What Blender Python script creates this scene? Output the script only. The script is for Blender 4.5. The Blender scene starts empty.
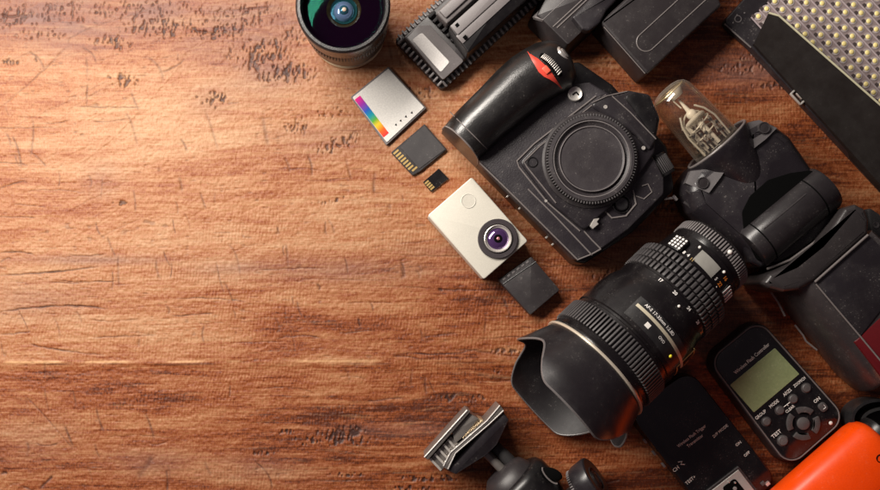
import bpy, bmesh, math, random
import numpy as np
from mathutils import Vector, Matrix
random.seed(4)
PI = math.pi
S = 0.000746            # metres per picture unit at table level (about 0.75 mm)
NX, NY, H = 400.0, 300.0, 1005.0   # point straight under the camera and camera height
scene = bpy.context.scene
COL = scene.collection

def W(px, py, z=0.0):
    k = 1 - z/H
    return Vector((NX+(px-NX)*k-440, 245-(NY+(py-NY)*k), z))

# ------------------------------------------------------------------ materials
def new_mat(name):
    m = bpy.data.materials.new(name); m.use_nodes = True
    nt = m.node_tree; b = nt.nodes['Principled BSDF']
    return m, nt, b
def N(nt, t, **kw):
    n = nt.nodes.new(t)
    for k, v in kw.items():
        if k in n.inputs: n.inputs[k].default_value = v
        else: setattr(n, k, v)
    return n
def mixc(nt, fac, a, b, mode='MIX'):
    n = nt.nodes.new('ShaderNodeMix'); n.data_type = 'RGBA'; n.blend_type = mode
    for sock, v in ((n.inputs[0], fac), (n.inputs[6], a), (n.inputs[7], b)):
        if hasattr(v, 'is_linked'): nt.links.new(v, sock)
        else: sock.default_value = v if not isinstance(v, tuple) else (*v, 1) if len(v) == 3 else v
    return n.outputs[2]
def mathn(nt, op, a, b=0.0, clamp=False):
    n = nt.nodes.new('ShaderNodeMath'); n.operation = op; n.use_clamp = clamp
    for i, v in enumerate((a, b)):
        if hasattr(v, 'is_linked'): nt.links.new(v, n.inputs[i])
        else: n.inputs[i].default_value = v
    return n.outputs[0]
def ramp(nt, f, stops):
    n = nt.nodes.new('ShaderNodeValToRGB'); cr = n.color_ramp
    while len(cr.elements) < len(stops): cr.elements.new(0.5)
    for e, (p, c) in zip(cr.elements, stops):
        e.position = p; e.color = (*c, 1) if len(c) == 3 else c
    nt.links.new(f, n.inputs[0]); return n.outputs[0]

def plastic(name, col, rough=0.45, grain=900, bump=0.25, dust=0.5, metal=0.0, coat=0.0, spec=0.5, dustcol=(0.34, 0.31, 0.29)):
    """moulded plastic / metal with fine grain, smudges and dust specks"""
    if max(col) < .1: col = tuple(x*.72 for x in col); dust *= .55
    m, nt, b = new_mat(name)
    tc = N(nt, 'ShaderNodeTexCoord')
    n1 = N(nt, 'ShaderNodeTexNoise', Scale=grain, Detail=3.0, Roughness=0.6); nt.links.new(tc.outputs['Object'], n1.inputs['Vector'])
    n2 = N(nt, 'ShaderNodeTexNoise', Scale=70.0, Detail=5.0, Roughness=0.65); nt.links.new(tc.outputs['Object'], n2.inputs['Vector'])
    n3 = N(nt, 'ShaderNodeTexNoise', Scale=780.0, Detail=3.0); nt.links.new(tc.outputs['Object'], n3.inputs['Vector'])
    sp = ramp(nt, mathn(nt, 'ADD', n3.outputs['Fac'], mathn(nt, 'MULTIPLY', n2.outputs['Fac'], .55)), [(0.955, (0, 0, 0)), (1.0, (1, 1, 1))])
    film = ramp(nt, n2.outputs['Fac'], [(0.45, (0, 0, 0)), (0.8, (1, 1, 1))])
    c0 = mixc(nt, n1.outputs['Fac'], tuple(x*0.75 for x in col), tuple(min(1, x*1.25) for x in col))
    c1 = mixc(nt, mathn(nt, 'MULTIPLY', film, 0.18*dust), c0, dustcol)
    c2 = mixc(nt, mathn(nt, 'MULTIPLY', sp, 0.75*dust), c1, dustcol)
    nt.links.new(c2, b.inputs['Base Color'])
    r = mathn(nt, 'ADD', mathn(nt, 'MULTIPLY', n2.outputs['Fac'], 0.22), rough-0.11, True)
    nt.links.new(r, b.inputs['Roughness'])
    geo = N(nt, 'ShaderNodeNewGeometry')
    pe = ramp(nt, geo.outputs['Pointiness'], [(0.53, (0, 0, 0)), (0.62, (1, 1, 1))])  # paler convex edges: wear that also paints bevel highlights
    pe = mathn(nt, 'MULTIPLY', pe, mathn(nt, 'MULTIPLY', n2.outputs['Fac'], .55*dust+.25), True)
    nt.links.new(mixc(nt, pe, c2, tuple(min(.8, x*2.0+.07) for x in col)), b.inputs['Base Color'])
    b.inputs['Metallic'].default_value = metal
    b.inputs['Coat Weight'].default_value = coat; b.inputs['Coat Roughness'].default_value = 0.12
    b.inputs['Specular IOR Level'].default_value = spec
    if bump:
        bp = N(nt, 'ShaderNodeBump', Strength=min(1, bump), Distance=0.00009*max(1, bump)); nt.links.new(n1.outputs['Fac'], bp.inputs['Height'])
        nt.links.new(bp.outputs['Normal'], b.inputs['Normal'])
    return m
def brushed(name, col, rough=0.3, ang=0.0):
    m, nt, b = new_mat(name)
    tc = N(nt, 'ShaderNodeTexCoord'); mp = N(nt, 'ShaderNodeMapping'); mp.inputs['Scale'].default_value = (60, 2500, 60)
    mp.inputs['Rotation'].default_value = (0, 0, ang)
    nt.links.new(tc.outputs['Object'], mp.inputs['Vector'])
    n = N(nt, 'ShaderNodeTexNoise', Scale=1.0, Detail=3.0); nt.links.new(mp.outputs['Vector'], n.inputs['Vector'])
    nt.links.new(mixc(nt, n.outputs['Fac'], tuple(x*.8 for x in col), col), b.inputs['Base Color'])
    b.inputs['Metallic'].default_value = 0.85; b.inputs['Roughness'].default_value = rough
    bp = N(nt, 'ShaderNodeBump', Strength=0.15, Distance=0.0001); nt.links.new(n.outputs['Fac'], bp.inputs['Height'])
    nt.links.new(bp.outputs['Normal'], b.inputs['Normal'])
    return m
def plain(name, col, rough=0.5, metal=0.0, **kw):
    m, nt, b = new_mat(name)
    tc = N(nt, 'ShaderNodeTexCoord'); n = N(nt, 'ShaderNodeTexNoise', Scale=300.0, Detail=3.0); nt.links.new(tc.outputs['Object'], n.inputs['Vector'])
    nt.links.new(mixc(nt, n.outputs['Fac'], tuple(x*.85 for x in col), tuple(min(1, x*1.1) for x in col)), b.inputs['Base Color'])
    b.inputs['Roughness'].default_value = rough; b.inputs['Metallic'].default_value = metal
    for k, v in kw.items(): b.inputs[k.replace('_', ' ')].default_value = v
    return m
def glass(name, tint=(1, 1, 1), rough=0.0, ior=1.45, spectint=None):
    m, nt, b = new_mat(name)
    b.inputs['Base Color'].default_value = (*tint, 1); b.inputs['Transmission Weight'].default_value = 1.0
    b.inputs['Roughness'].default_value = rough; b.inputs['IOR'].default_value = ior
    return m

M = {}
M['body'] = plastic('body_plastic', (0.023, 0.019, 0.023), 0.36, 1500, 0.55, 0.55)
M['skin'] = plastic('leatherette', (0.026, 0.021, 0.026), 0.45, 800, 2.0, 0.65)
M['grip'] = plastic('grip_rubber', (0.010, 0.009, 0.009), 0.31, 1000, 1.4, 0.3, spec=1.0)
M['black'] = plastic('black_plastic', (0.007, 0.006, 0.007), 0.32, 1200, 0.3, 0.35)
M['gloss'] = plastic('gloss_black', (0.008, 0.007, 0.008), 0.16, 1200, 0.03, 0.3, coat=0.3)
M['matte'] = plastic('matte_black', (0.012, 0.010, 0.011), 0.7, 1500, 0.4, 0.25)
M['charcoal'] = plastic('charcoal_plastic', (0.034, 0.028, 0.030), 0.42, 1300, 0.35, 0.5)
M['grey'] = plastic('grey_plastic', (0.15, 0.135, 0.135), 0.4, 1300, 0.3, 0.35)
M['lens'] = plastic('lens_barrel_paint', (0.010, 0.008, 0.009), 0.25, 1600, 0.3, 0.35)
M['hood'] = plastic('hood_plastic', (0.014, 0.011, 0.013), 0.31, 900, 0.2, 0.25, spec=1.0)
M['hoodin'] = plastic('hood_inside', (0.014, 0.011, 0.013), 0.55, 1600, 0.3, 0.3, spec=.45)
M['rub'] = plastic('ribbed_rubber', (0.060, 0.054, 0.056), 0.5, 1600, 0.4, 0.6)
M['flash'] = plastic('flash_housing', (0.022, 0.018, 0.022), 0.30, 1900, 0.5, 0.55)
M['gap'] = plain('dark_gap', (0.003, 0.003, 0.003), 0.9, Specular_IOR_Level=0.05)
M['steel'] = plain('dark_steel', (0.22, 0.20, 0.185), 0.28, 0.5)
M['silver'] = plain('satin_silver', (0.66, 0.63, 0.59), 0.34, 0.45)
M['metal'] = plain('worn_steel', (0.70, 0.66, 0.61), 0.24, 0.55)
M['chrome'] = plain('polished_metal', (0.75, 0.72, 0.68), 0.18, 0.7)
M['brass'] = plain('brass', (0.72, 0.56, 0.36), 0.3, 0.5)
M['gold'] = plain('gold_contact', (0.80, 0.56, 0.22), 0.35, 0.8)
M['edge'] = plain('lit_edge', (0.17, 0.15, 0.145), 0.30)  # pale grey for seams, and for rims drawn as if catching light
M['cream'] = plastic('cream_aluminium', (0.64, 0.61, 0.53), 0.42, 2500, 0.12, 0.12, metal=0.15)
M['creamside'] = plastic('cream_side', (0.25, 0.17, 0.11), 0.45, 2500, 0.1, 0.2)
M['white'] = plain('white_print', (0.78, 0.75, 0.70), 0.5)
M['palelabel'] = plastic('pale_label', (0.78, 0.75, 0.72), 0.5, 900, 0.1, 0.2)
M['lcd'] = plastic('lcd_olive', (0.22, 0.265, 0.125), 0.42, 500, 0.05, 0.5, dustcol=(0.45, 0.47, 0.3))
M['red'] = plain('red_rubber', (0.72, 0.07, 0.045), 0.42)
M['orange'] = plastic('orange_plastic', (1.0, 0.068, 0.001), 0.30, 900, .12, .16, dustcol=(.9, .35, .2))
M['orangeprint'] = plain('orange_print', (0.9, 0.28, 0.04), 0.5)
M['yellow'] = plain('yellow_print', (0.75, 0.65, 0.03), 0.5)
M['redwin'] = plain('dark_red_window', (0.10, 0.006, 0.008), 0.10, Coat_Weight=0.5)
M['button'] = plastic('grey_button', (0.085, 0.075, 0.075), 0.5, 1500, 0.2, 0.4)
M['cup'] = plain('led_cup', (0.60, 0.53, 0.52), 0.25, 0.2)
M['phos'] = plain('led_phosphor', (0.95, 0.77, 0.32), 0.35)
M['ledboard'] = plastic('mauve_board', (0.27, 0.21, 0.205), 0.4, 900, 0.3, 0.3)
M['flap'] = plastic('flap_black', (0.010, 0.006, 0.005), 0.6, 1500, 0.3, 0.08, spec=.12)
gm, gnt, gb = new_mat('bulb_glass')
gg = N(gnt, 'ShaderNodeBsdfGlossy', Roughness=.03); gg.inputs['Color'].default_value = (1, .96, .9, 1)
tr = N(gnt, 'ShaderNodeBsdfTransparent'); tr.inputs['Color'].default_value = (.97, .94, .89, 1)
fr = N(gnt, 'ShaderNodeLayerWeight', Blend=.35); mx = N(gnt, 'ShaderNodeMixShader')
gnt.links.new(mathn(gnt, 'ADD', mathn(gnt, 'POWER', fr.outputs['Facing'], 2.2), .09, True), mx.inputs[0])
df = N(gnt, 'ShaderNodeBsdfDiffuse'); df.inputs['Color'].default_value = (.85, .78, .68, 1); mx2 = N(gnt, 'ShaderNodeMixShader')
gnt.links.new(mathn(gnt, 'ADD', mathn(gnt, 'MULTIPLY', mathn(gnt, 'POWER', fr.outputs['Facing'], 3.0), .32), .005, True), mx2.inputs[0])
gnt.links.new(tr.outputs[0], mx.inputs[1]); gnt.links.new(gg.outputs[0], mx.inputs[2]); gnt.links.new(mx.outputs[0], mx2.inputs[1]); gnt.links.new(df.outputs[0], mx2.inputs[2]); gnt.links.new(mx2.outputs[0], gnt.nodes['Material Output'].inputs[0])
M['glass'] = gm
M['tube'] = plain('frosted_tube', (0.92, 0.88, 0.80), 0.25, Transmission_Weight=0.35)
M['iris'] = plain('purple_coating', (0.10, 0.045, 0.16), 0.08, 0.55, Coat_Weight=1.0)
M['pink'] = plain('pink_element', (0.55, 0.22, 0.25), 0.2, 0.3)
M['dome'] = plain('coated_front_element', (0.012, 0.004, 0.014), 0.03, 0.0, Specular_Tint=(0.2, 1.0, 0.55, 1), Specular_IOR_Level=1.0, Coat_Weight=0.0)
M['blue'] = plain('blue_coating', (0.22, 0.42, 0.55), 0.12, 0.5)
M['teal'] = plain('teal_coating', (0.02, 0.11, 0.09), 0.08, 0.5)
M['olive'] = plain('olive_coating', (0.06, 0.055, 0.02), 0.15, 0.5)

# ------------------------------------------------------------------ mesh helpers (all in picture units)
def finish(bm, angle=34):
    bmesh.ops.recalc_face_normals(bm, faces=bm.faces)
    a = math.radians(angle)
    for f in bm.faces: f.smooth = True
    for e in bm.edges:
        if len(e.link_faces) == 2:
            e.smooth = e.calc_face_angle(0) < a
        else: e.smooth = False
def link(name, bm, mats, parent=None, angle=34, recalc=True):
    if recalc: finish(bm, angle)
    me = bpy.data.meshes.new(name)
    for v in bm.verts: v.co *= S
    bm.to_mesh(me); bm.free()
    for m in (mats if isinstance(mats, (list, tuple)) else [mats]): me.materials.append(m)
    o = bpy.data.objects.new(name, me); COL.objects.link(o)
    if parent: o.parent = parent
    return o
class Thing:
    def __init__(s, name, label, cat, px, py, rz=42.5, group=None):
        o = bpy.data.objects.new(name, None); COL.objects.link(o)
        o.empty_display_size = 0.01
        s.o = o; s.org = W(px, py, 0); s.rz = math.radians(rz)
        o.location = s.org*S; o.rotation_euler = (0, 0, s.rz)
        o['label'] = label; o['category'] = cat
        if group: o['group'] = group
        s.c, s.s = math.cos(s.rz), math.sin(s.rz)
    def l(s, px, py, z=0.0):
        d = W(px, py, z) - s.org
        return Vector((d.x*s.c+d.y*s.s, -d.x*s.s+d.y*s.c, z))
    def L(s, pts, z):
        return [s.l(p[0], p[1], z).xy for p in pts]
    def part(s, name, bm, mats, parent=None, label=None, angle=34):
        o = link(name, bm, mats, parent or s.o, angle)
        if label: o['label'] = label
        return o
    def prism(s, bm, pts, z0, z1, bev=1.0, seg=2, rad=0, taper=0, mi=0, zref=None):
        q = s.L(pts, z1 if zref is None else zref)
        if rad: q = round_poly(q, rad)
        return prism(bm, q, z0, z1, bev, seg, taper, mi)
def B(): return bmesh.new()
def ccw(p):
    a = sum(p[i][0]*p[(i+1) % len(p)][1]-p[(i+1) % len(p)][0]*p[i][1] for i in range(len(p)))
    return p if a > 0 else p[::-1]
def round_poly(pts, rad, n=6):
    out = []; k = len(pts); pts = [Vector(p) for p in pts]
    for i, p in enumerate(pts):
        r = rad[i] if isinstance(rad, (list, tuple)) else rad
        if r <= 0: out.append(p); continue
        a = (pts[i-1]-p); b = (pts[(i+1) % k]-p)
        la, lb = a.length, b.length; a = a/la; b = b/lb
        ang = a.angle(b, PI)
        if ang > PI-0.05: out.append(p); continue
        d = min(r/math.tan(ang/2), la*.48, lb*.48); r = d*math.tan(ang/2)
        c = p+(a+b).normalized()*(r/math.sin(ang/2))
        p0 = p+a*d; p1 = p+b*d
        a0 = math.atan2(p0.y-c.y, p0.x-c.x); a1 = math.atan2(p1.y-c.y, p1.x-c.x)
        da = (a1-a0+PI) % (2*PI)-PI
        for j in range(n+1):
            t = a0+da*j/n; out.append(Vector((c.x+r*math.cos(t), c.y+r*math.sin(t))))
    return out
def inset(pts, d):
    pts = ccw([Vector(p[:2]) for p in pts]); k = len(pts); out = []
    for i in range(k):
        e0 = pts[i]-pts[i-1]; e1 = pts[(i+1) % k]-pts[i]
        if e0.length < 1e-6 or e1.length < 1e-6: out.append(pts[i]); continue
        n0 = Vector((-e0.y, e0.x)).normalized(); n1 = Vector((-e1.y, e1.x)).normalized()
        m = n0+n1
        if m.length < 1e-4: out.append(pts[i]); continue
        m.normalize(); out.append(pts[i]+m*(d/max(.4, m.dot(n0))))
    return out
def skin(bm, rings, cap0=True, cap1=True, closed=True, mi=0):
    vs = [[bm.verts.new(p) for p in r] for r in rings]; n = len(rings[0]); fs = []
    for a, b in zip(vs[:-1], vs[1:]):
        for i in range(n if closed else n-1):
            j = (i+1) % n
            try: fs.append(bm.faces.new((a[i], a[j], b[j], b[i])))
            except ValueError: pass
    if cap0: fs.append(bm.faces.new(vs[0][::-1]))
    if cap1: fs.append(bm.faces.new(vs[-1]))
    for f in fs: f.material_index = mi
    return vs
def prism(bm, pts, z0, z1, bev=1.0, seg=2, taper=0, mi=0):
    """upright prism over a 2-D outline, its top rim rounded by bev, base spread outward by taper"""
    pts = ccw([Vector(p[:2]) for p in pts])
    rings = []
    base = inset(pts, -taper) if taper else pts
    rings.append([Vector((p.x, p.y, z0)) for p in base])
    if bev > 0:
        for j in range(seg+1):
            t = j/seg*PI/2
            rings.append([Vector((p.x, p.y, z1-bev+bev*math.sin(t))) for p in (inset(pts, bev*(1-math.cos(t))) if j else pts)])
    else: rings.append([Vector((p.x, p.y, z1)) for p in pts])
    return skin(bm, rings, mi=mi)
def rect(cx, cy, w, h, a=0.0):
    c, s = math.cos(a), math.sin(a)
    return [Vector((cx+x*c-y*s, cy+x*s+y*c)) for x, y in ((-w/2, -h/2), (w/2, -h/2), (w/2, h/2), (-w/2, h/2))]
def circ(cx, cy, r, n=40):
    return [Vector((cx+r*math.cos(2*PI*i/n), cy+r*math.sin(2*PI*i/n))) for i in range(n)]
def box(bm, c, d, mat=None, bev=0.6, mi=0):
    """box centred on c with size d, rotated by mat, all edges bevelled"""
    r = bmesh.ops.create_cube(bm, size=1)
    T = Matrix.Translation(Vector(c)) @ (mat or Matrix.Identity(4)) @ Matrix.Diagonal((*d, 1))
    bmesh.ops.transform(bm, matrix=T, verts=r['verts'])
    es = list({e for v in r['verts'] for e in v.link_edges}); fs = {f for v in r['verts'] for f in v.link_faces}
    for f in fs: f.material_index = mi
    if bev: bmesh.ops.bevel(bm, geom=es, offset=bev, segments=2, profile=.5, affect='EDGES')
def frame(p, d):
    d = Vector(d).normalized(); q = d.to_track_quat('Z', 'Y'); return Matrix.Translation(Vector(p)) @ q.to_matrix().to_4x4()
def lathe(bm, prof, mat=None, n=64, mi=0, cap0=True, cap1=True):
    """profile of (height, radius) turned about local z of mat"""
    mat = mat or Matrix.Identity(4); rings = []
    for h, r in prof:
        rings.append([mat @ Vector((max(r, 1e-3)*math.cos(2*PI*i/n), max(r, 1e-3)*math.sin(2*PI*i/n), h)) for i in range(n)])
    return skin(bm, rings, cap0, cap1, mi=mi)
def rod(bm, p0, p1, r0, r1=None, n=16, mi=0, bev=0):
    p0, p1 = Vector(p0), Vector(p1); L_ = (p1-p0).length; r1 = r0 if r1 is None else r1
    pr = [(0, r0), (L_, r1)] if not bev else [(0, r0-bev), (bev*.3, r0-bev*.3), (bev, r0), (L_-bev, r1), (L_-bev*.3, r1-bev*.3), (L_, r1-bev)]
    lathe(bm, pr, frame(p0, p1-p0), n, mi)
def tube(bm, pts, r, n=8, mi=0, cap=True):
    pts = [Vector(p) for p in pts]; rings = []; up = Vector((0, 0, 1)); prev = None
    for i, p in enumerate(pts):
        d = (pts[min(i+1, len(pts)-1)]-pts[max(i-1, 0)]).normalized()
        a = d.cross(prev if prev else (up if abs(d.z) < .9 else Vector((1, 0, 0)))).normalized(); b = a.cross(d)
        prev = b.normalized() if True else None
        prev = d.cross(a) * -1
        rr = r[i] if isinstance(r, (list, tuple)) else r
        rings.append([p+(a*math.cos(2*PI*k/n)+b*math.sin(2*PI*k/n))*rr for k in range(n)])
    skin(bm, rings, cap, cap, mi=mi)
def bez(p0, p1, p2, n=14):
    p0, p1, p2 = map(Vector, (p0, p1, p2))
    return [(1-t)**2*p0+2*t*(1-t)*p1+t*t*p2 for t in [i/n for i in range(n+1)]]
def ball(bm, c, r, sc=(1, 1, 1), u=20, v=12, mi=0, rot=None):
    x = bmesh.ops.create_uvsphere(bm, u_segments=u, v_segments=v, radius=r)
    T = Matrix.Translation(Vector(c)) @ (rot or Matrix.Identity(4)) @ Matrix.Diagonal((*sc, 1))
    bmesh.ops.transform(bm, matrix=T, verts=x['verts'])
    for f in {f for w in x['verts'] for f in w.link_faces}: f.material_index = mi
def text_bm(s, size, bold=0.0, space=1.0):
    cu = bpy.data.curves.new('t', 'FONT'); cu.body = s; cu.size = size; cu.align_x = 'CENTER'; cu.align_y = 'CENTER'
    cu.offset = bold; cu.resolution_u = 2; cu.space_character = space
    ob = bpy.data.objects.new('t', cu); COL.objects.link(ob)
    bpy.context.view_layer.update()
    me = bpy.data.meshes.new_from_object(ob.evaluated_get(bpy.context.evaluated_depsgraph_get()))
    bm = bmesh.new(); bm.from_mesh(me)
    bpy.data.objects.remove(ob); bpy.data.meshes.remove(me)
    bmesh.ops.triangulate(bm, faces=bm.faces)
    return bm
def text(T, name, s, size, px, py, z, mat, rot=0.0, parent=None, bold=0.0, sx=1.0):
    bm = text_bm(s, size, bold)
    p = T.l(px, py, z)
    bmesh.ops.transform(bm, matrix=Matrix.Translation(p) @ Matrix.Rotation(math.radians(rot), 4, 'Z') @ Matrix.Diagonal((sx, 1, 1, 1)), verts=bm.verts)
    r = bmesh.ops.extrude_face_region(bm, geom=bm.faces[:])
    for g in r['geom']:
        if isinstance(g, bmesh.types.BMVert): g.co.z += 0.2
    return T.part(name, bm, mat, parent)
# ================================================================== the tabletop
def vnoise(X, Y, sx, sy, seed, octaves=1):
    out = 0; amp = 1; tot = 0
    for o in range(octaves):
        rs = np.random.RandomState(seed+o*17)
        G = rs.rand(256, 256).astype(np.float32)
        u = X/sx*2**o+91.3; v = Y/sy*2**o+57.7
        i = np.floor(u).astype(int); j = np.floor(v).astype(int)
        fu = u-i; fv = v-j; fu = fu*fu*(3-2*fu); fv = fv*fv*(3-2*fv)
        g = lambda a, b: G[a % 256, b % 256]
        out = out+amp*((g(i, j)*(1-fu)+g(i+1, j)*fu)*(1-fv)+(g(i, j+1)*(1-fu)+g(i+1, j+1)*fu)*fv)
        tot += amp; amp *= .5
    return out/tot
def axis(a, b, step, far):
    core = np.arange(a, b+step, step)
    ext = []; d = step; x = 0
    while x < far:
        d = min(d*1.25, 60); x += d; ext.append(x)
    ext = np.array(ext)
    return np.concatenate([(a-ext)[::-1], core, core[-1]+ext])
px = axis(-12, 892, 0.8, 900); py = axis(-12, 502, 0.8, 800)
X, Y = np.meshgrid(px, py)        # picture coordinates on the board
ss = lambda v, a, b: np.clip((v-a)/(b-a), 0, 1)**2*(3-2*np.clip((v-a)/(b-a), 0, 1))
warp = (vnoise(X, Y, 160, 60, 1, 2)-.5)*26
Yw = Y+warp+0.03*X
grain = vnoise(X, Yw, 34, 2.6, 3, 3)+.5*vnoise(X, Yw, 25, 1.3, 5, 1)
hgt = (grain-.75)*0.28+(vnoise(X, Y, 5, 2.6, 8, 2)-.5)*0.5+(vnoise(X, Y, 2.2, 1.9, 9)-.5)*.5
# band-saw ripples across the board
rm = ss(vnoise(X, Y, 90, 26, 11, 2), .40, .62)
ph = X+0.14*Y+(vnoise(X, Y, 60, 30, 12)-.5)*7
rm = rm*(.06+.72*ss(Y+.25*X, 190, 330))
hgt += rm*0.13*np.sin(ph*2*PI/3.3)*(.5+vnoise(X, Y, 6, 5, 14))
hgt += 0.45*np.exp(-((Y-(362+4*np.sin(X/150)*.5-.004*X))/2.0)**2)*ss(vnoise(X, Y, 60, 20, 15), .2, .5) + ss(Y, 340, 362)*0.5 - 0.6*ss(Y, 363, 372)
# torn-grain pits, in clusters
dark = np.zeros_like(X); dent = np.zeros_like(X)
cl = [(14, 16, 34, 15, .58, 0), (70, 12, 60, 14, .50, 0), (150, 10, 70, 12, .52, 0), (165, 28, 50, 12, .68, 0), (250, 14, 40, 14, .52, 0), (10, 60, 14, 6, .65, 0), (30, 34, 26, 7, .55, 0),
      (122, 80, 19, 8, .66, 0), (45, 34, 30, 10, .42, 0), (112, 43, 26, 9, .68, 0), (222, 30, 30, 14, .66, 0), (262, 55, 36, 18, .80, 0), (285, 72, 32, 13, .80, 0), (213, 99, 17, 10, .80, 0), (292, 36, 18, 14, .50, 0),
      (296, 128, 16, 6, .62, 0), (338, 143, 26, 9, .62, -.3), (330, 112, 40, 8, .40, -.25), (120, 203, 9, 3.2, .60, 0), (420, 92, 22, 9, .45, 0),
      (328, 201, 26, 3.2, .56, -.2), (342, 436, 32, 11, .86, 0), (305, 441, 30, 5, .60, 0), (345, 475, 20, 3.2, .75, 0), (262, 453, 14, 3, .7, 0), (285, 432, 10, 3, .7, 0),
      (432, 478, 34, 4, .7, 0), (410, 489, 26, 4, .6, 0), (455, 398, 30, 4.5, .75, .0), (480, 397, 24, 3, .6, 0), (660, 205, 26, 12, .65, 0), (610, 275, 26, 8, .5, 0), (760, 60, 30, 10, .5, 0), (742, 68, 26, 7, .6, 0),
      (780, 86, 34, 4, .7, 0), (500, 372, 18, 4, .5, 0), (470, 210, 9, 3, .55, 0), (505, 352, 22, 4, .6, 0), (690, 300, 34, 14, .3, 0), (655, 455, 30, 6, .3, 0), (620, 60, 30, 10, .35, 0), (505, 46, 20, 8, .3, 0)]
clm = np.zeros_like(X)
for cx, cy, rx, ry, st, sl in cl:
    q = ((X-cx)/rx)**2+((Y-cy-sl*(X-cx))/ry)**2
    clm = np.maximum(clm, st*np.exp(-(q**1.5)))
cell = vnoise(X+.22*Y, Y, 1.7, 3.8, 21, 1)*.70+vnoise(X, Y, 1.3, 2.2, 23, 1)*.30
thr = .76-.42*np.clip(clm, 0, 1.1)
pit = ss(cell, thr-.02, thr+.20)*ss(clm+.22*(vnoise(X, Y, 12, 6, 24, 2)-.5), .16, .34)
dent += pit*(1.1+.9*np.clip(clm-.6, 0, 1)); dark = np.maximum(dark, pit*np.clip(.38+clm*.62+.35*ss(Y, 330, 430), 0, 1)*(.6+.6*vnoise(X, Y, 2.5, 2.5, 61)))
# pores everywhere
pore = ss(vnoise(X, Yw, 7, 1.3, 31), .80, .93)*ss(vnoise(X, Y, 40, 18, 33, 2), .40, .62)
dent += pore*.35; dark = np.maximum(dark, pore*.30)
# cracks and scratches: (x0,y0, xm,ym, x1,y1, width, depth, darkness)
crk = [(0, 253, 20, 252, 33, 255, .9, 1.2, .8), (0, 275, 50, 272, 98, 266, .9, 1.4, .9), (0, 312, 60, 306, 108, 309, .9, 1.2, .8), (48, 282, 80, 283, 104, 280, .7, .8, .6),
       (0, 334, 20, 333, 30, 331, .8, .9, .7), (30, 344, 60, 350, 105, 355, .9, 1.0, .7), (0, 217, 20, 217, 36, 218, .7, .8, .7), (0, 188, 12, 184, 26, 180, .9, .9, .7), (14, 204, 30, 205, 46, 207, .6, .5, .5),
       (0, 14, 10, 16, 22, 15, 1.2, 1.4, .9), (210, 12, 240, 9, 275, 6, .8, .9, .6), (185, 29, 215, 33, 245, 33, .8, .8, .6),
       (0, 108, 30, 82, 70, 44, .8, .5, .45), (70, 44, 84, 31, 160, 6, .7, .5, .40), (75, 165, 120, 130, 185, 58, .8, -.5, -.45), (0, 135, 60, 105, 110, 92, .6, .3, .25), (60, 120, 100, 90, 150, 74, .6, .3, .2),
       (160, 72, 175, 66, 185, 58, .9, .6, .5), (12, 136, 18, 150, 21, 167, 1.3, .5, .55), (32, 118, 33, 135, 30, 158, 1.2, .4, .45), (28, 150, 40, 160, 46, 167, 1.2, .5, .5), (125, 112, 132, 125, 137, 145, 1.4, .4, .35),
       (205, 110, 212, 130, 218, 150, 1.5, .4, .3), (262, 115, 265, 130, 268, 146, 2.2, .3, .45), (28, 52, 38, 58, 44, 70, 1.2, .6, .5), (80, 46, 92, 54, 96, 64, 1.2, .5, .4), (145, 56, 158, 66, 163, 81, 1.6, .4, .4), (86, 58, 87, 68, 87, 78, 1.2, .5, .4),
       (72, 390, 74, 396, 76, 406, 1.1, .5, .5), (96, 408, 99, 420, 104, 432, 1.3, .5, .55), (64, 425, 68, 435, 73, 447, 1.4, .6, .6), (144, 412, 150, 425, 154, 440, 1.3, .5, .5), (24, 395, 48, 420, 75, 452, .8, .5, .5), (0, 340, 4, 355, 6, 350, 1.2, .5, .4),
       (118, 255, 118, 270, 119, 288, 1.3, .3, .35), (45, 388, 45, 395, 48, 410, 1.0, .5, .4), (228, 245, 236, 255, 240, 276, 1.3, .3, .35), (216, 262, 220, 280, 224, 294, 1.0, .4, .4), (286, 244, 287, 255, 288, 270, 1.4, .3, .35), (10, 260, 8, 258, 0, 262, 1, .5, .5),
       (40, 488, 46, 482, 52, 476, 1.4, 1.2, .9), (22, 487, 30, 490, 40, 500, 1.2, .8, .7), (166, 470, 167, 480, 167, 492, 1.2, .8, .7), (255, 462, 268, 475, 272, 490, .9, .9, .7), (138, 478, 146, 466, 152, 456, 3.0, .4, .45), (0, 474, 4, 473, 7, 474, 1.5, 1, .8),
       (437, 289, 470, 290, 505, 290, .8, 1.0, .8), (380, 286, 410, 287, 437, 289, .6, .5, .4), (395, 244, 420, 242, 440, 239, .7, .5, .5), (455, 349, 485, 352, 520, 358, 1.1, .8, .6), (440, 289, 440, 289, 443, 290, 1.8, 1, .9), (300, 280, 330, 279, 400, 281, .6, .4, .35),
       (555, 240, 620, 262, 650, 268, .8, .6, .5), (640, 300, 660, 330, 700, 345, .8, .5, .3), (700, 60, 730, 74, 752, 72, .9, .9, .7), (680, 330, 700, 340, 730, 352, .8, .6, .5), (480, 150, 490, 160, 497, 172, .8, .6, .5)]
rr_ = random.Random(12)
for k in range(95):      # short glancing saw nicks, mostly upright and slightly bowed
    x = rr_.uniform(0, 430) if k < 75 else rr_.uniform(430, 860); y = rr_.uniform(30, 480); ln = rr_.uniform(6, 22); sl_ = rr_.uniform(-.1, .5)
    crk.append((x, y, x+ln*sl_*.5+rr_.uniform(-1.5, 2.5), y+ln/2, x+ln*sl_, y+ln, rr_.uniform(.6, 1.7), rr_.uniform(.2, .6), rr_.uniform(.28, .62)))
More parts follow.
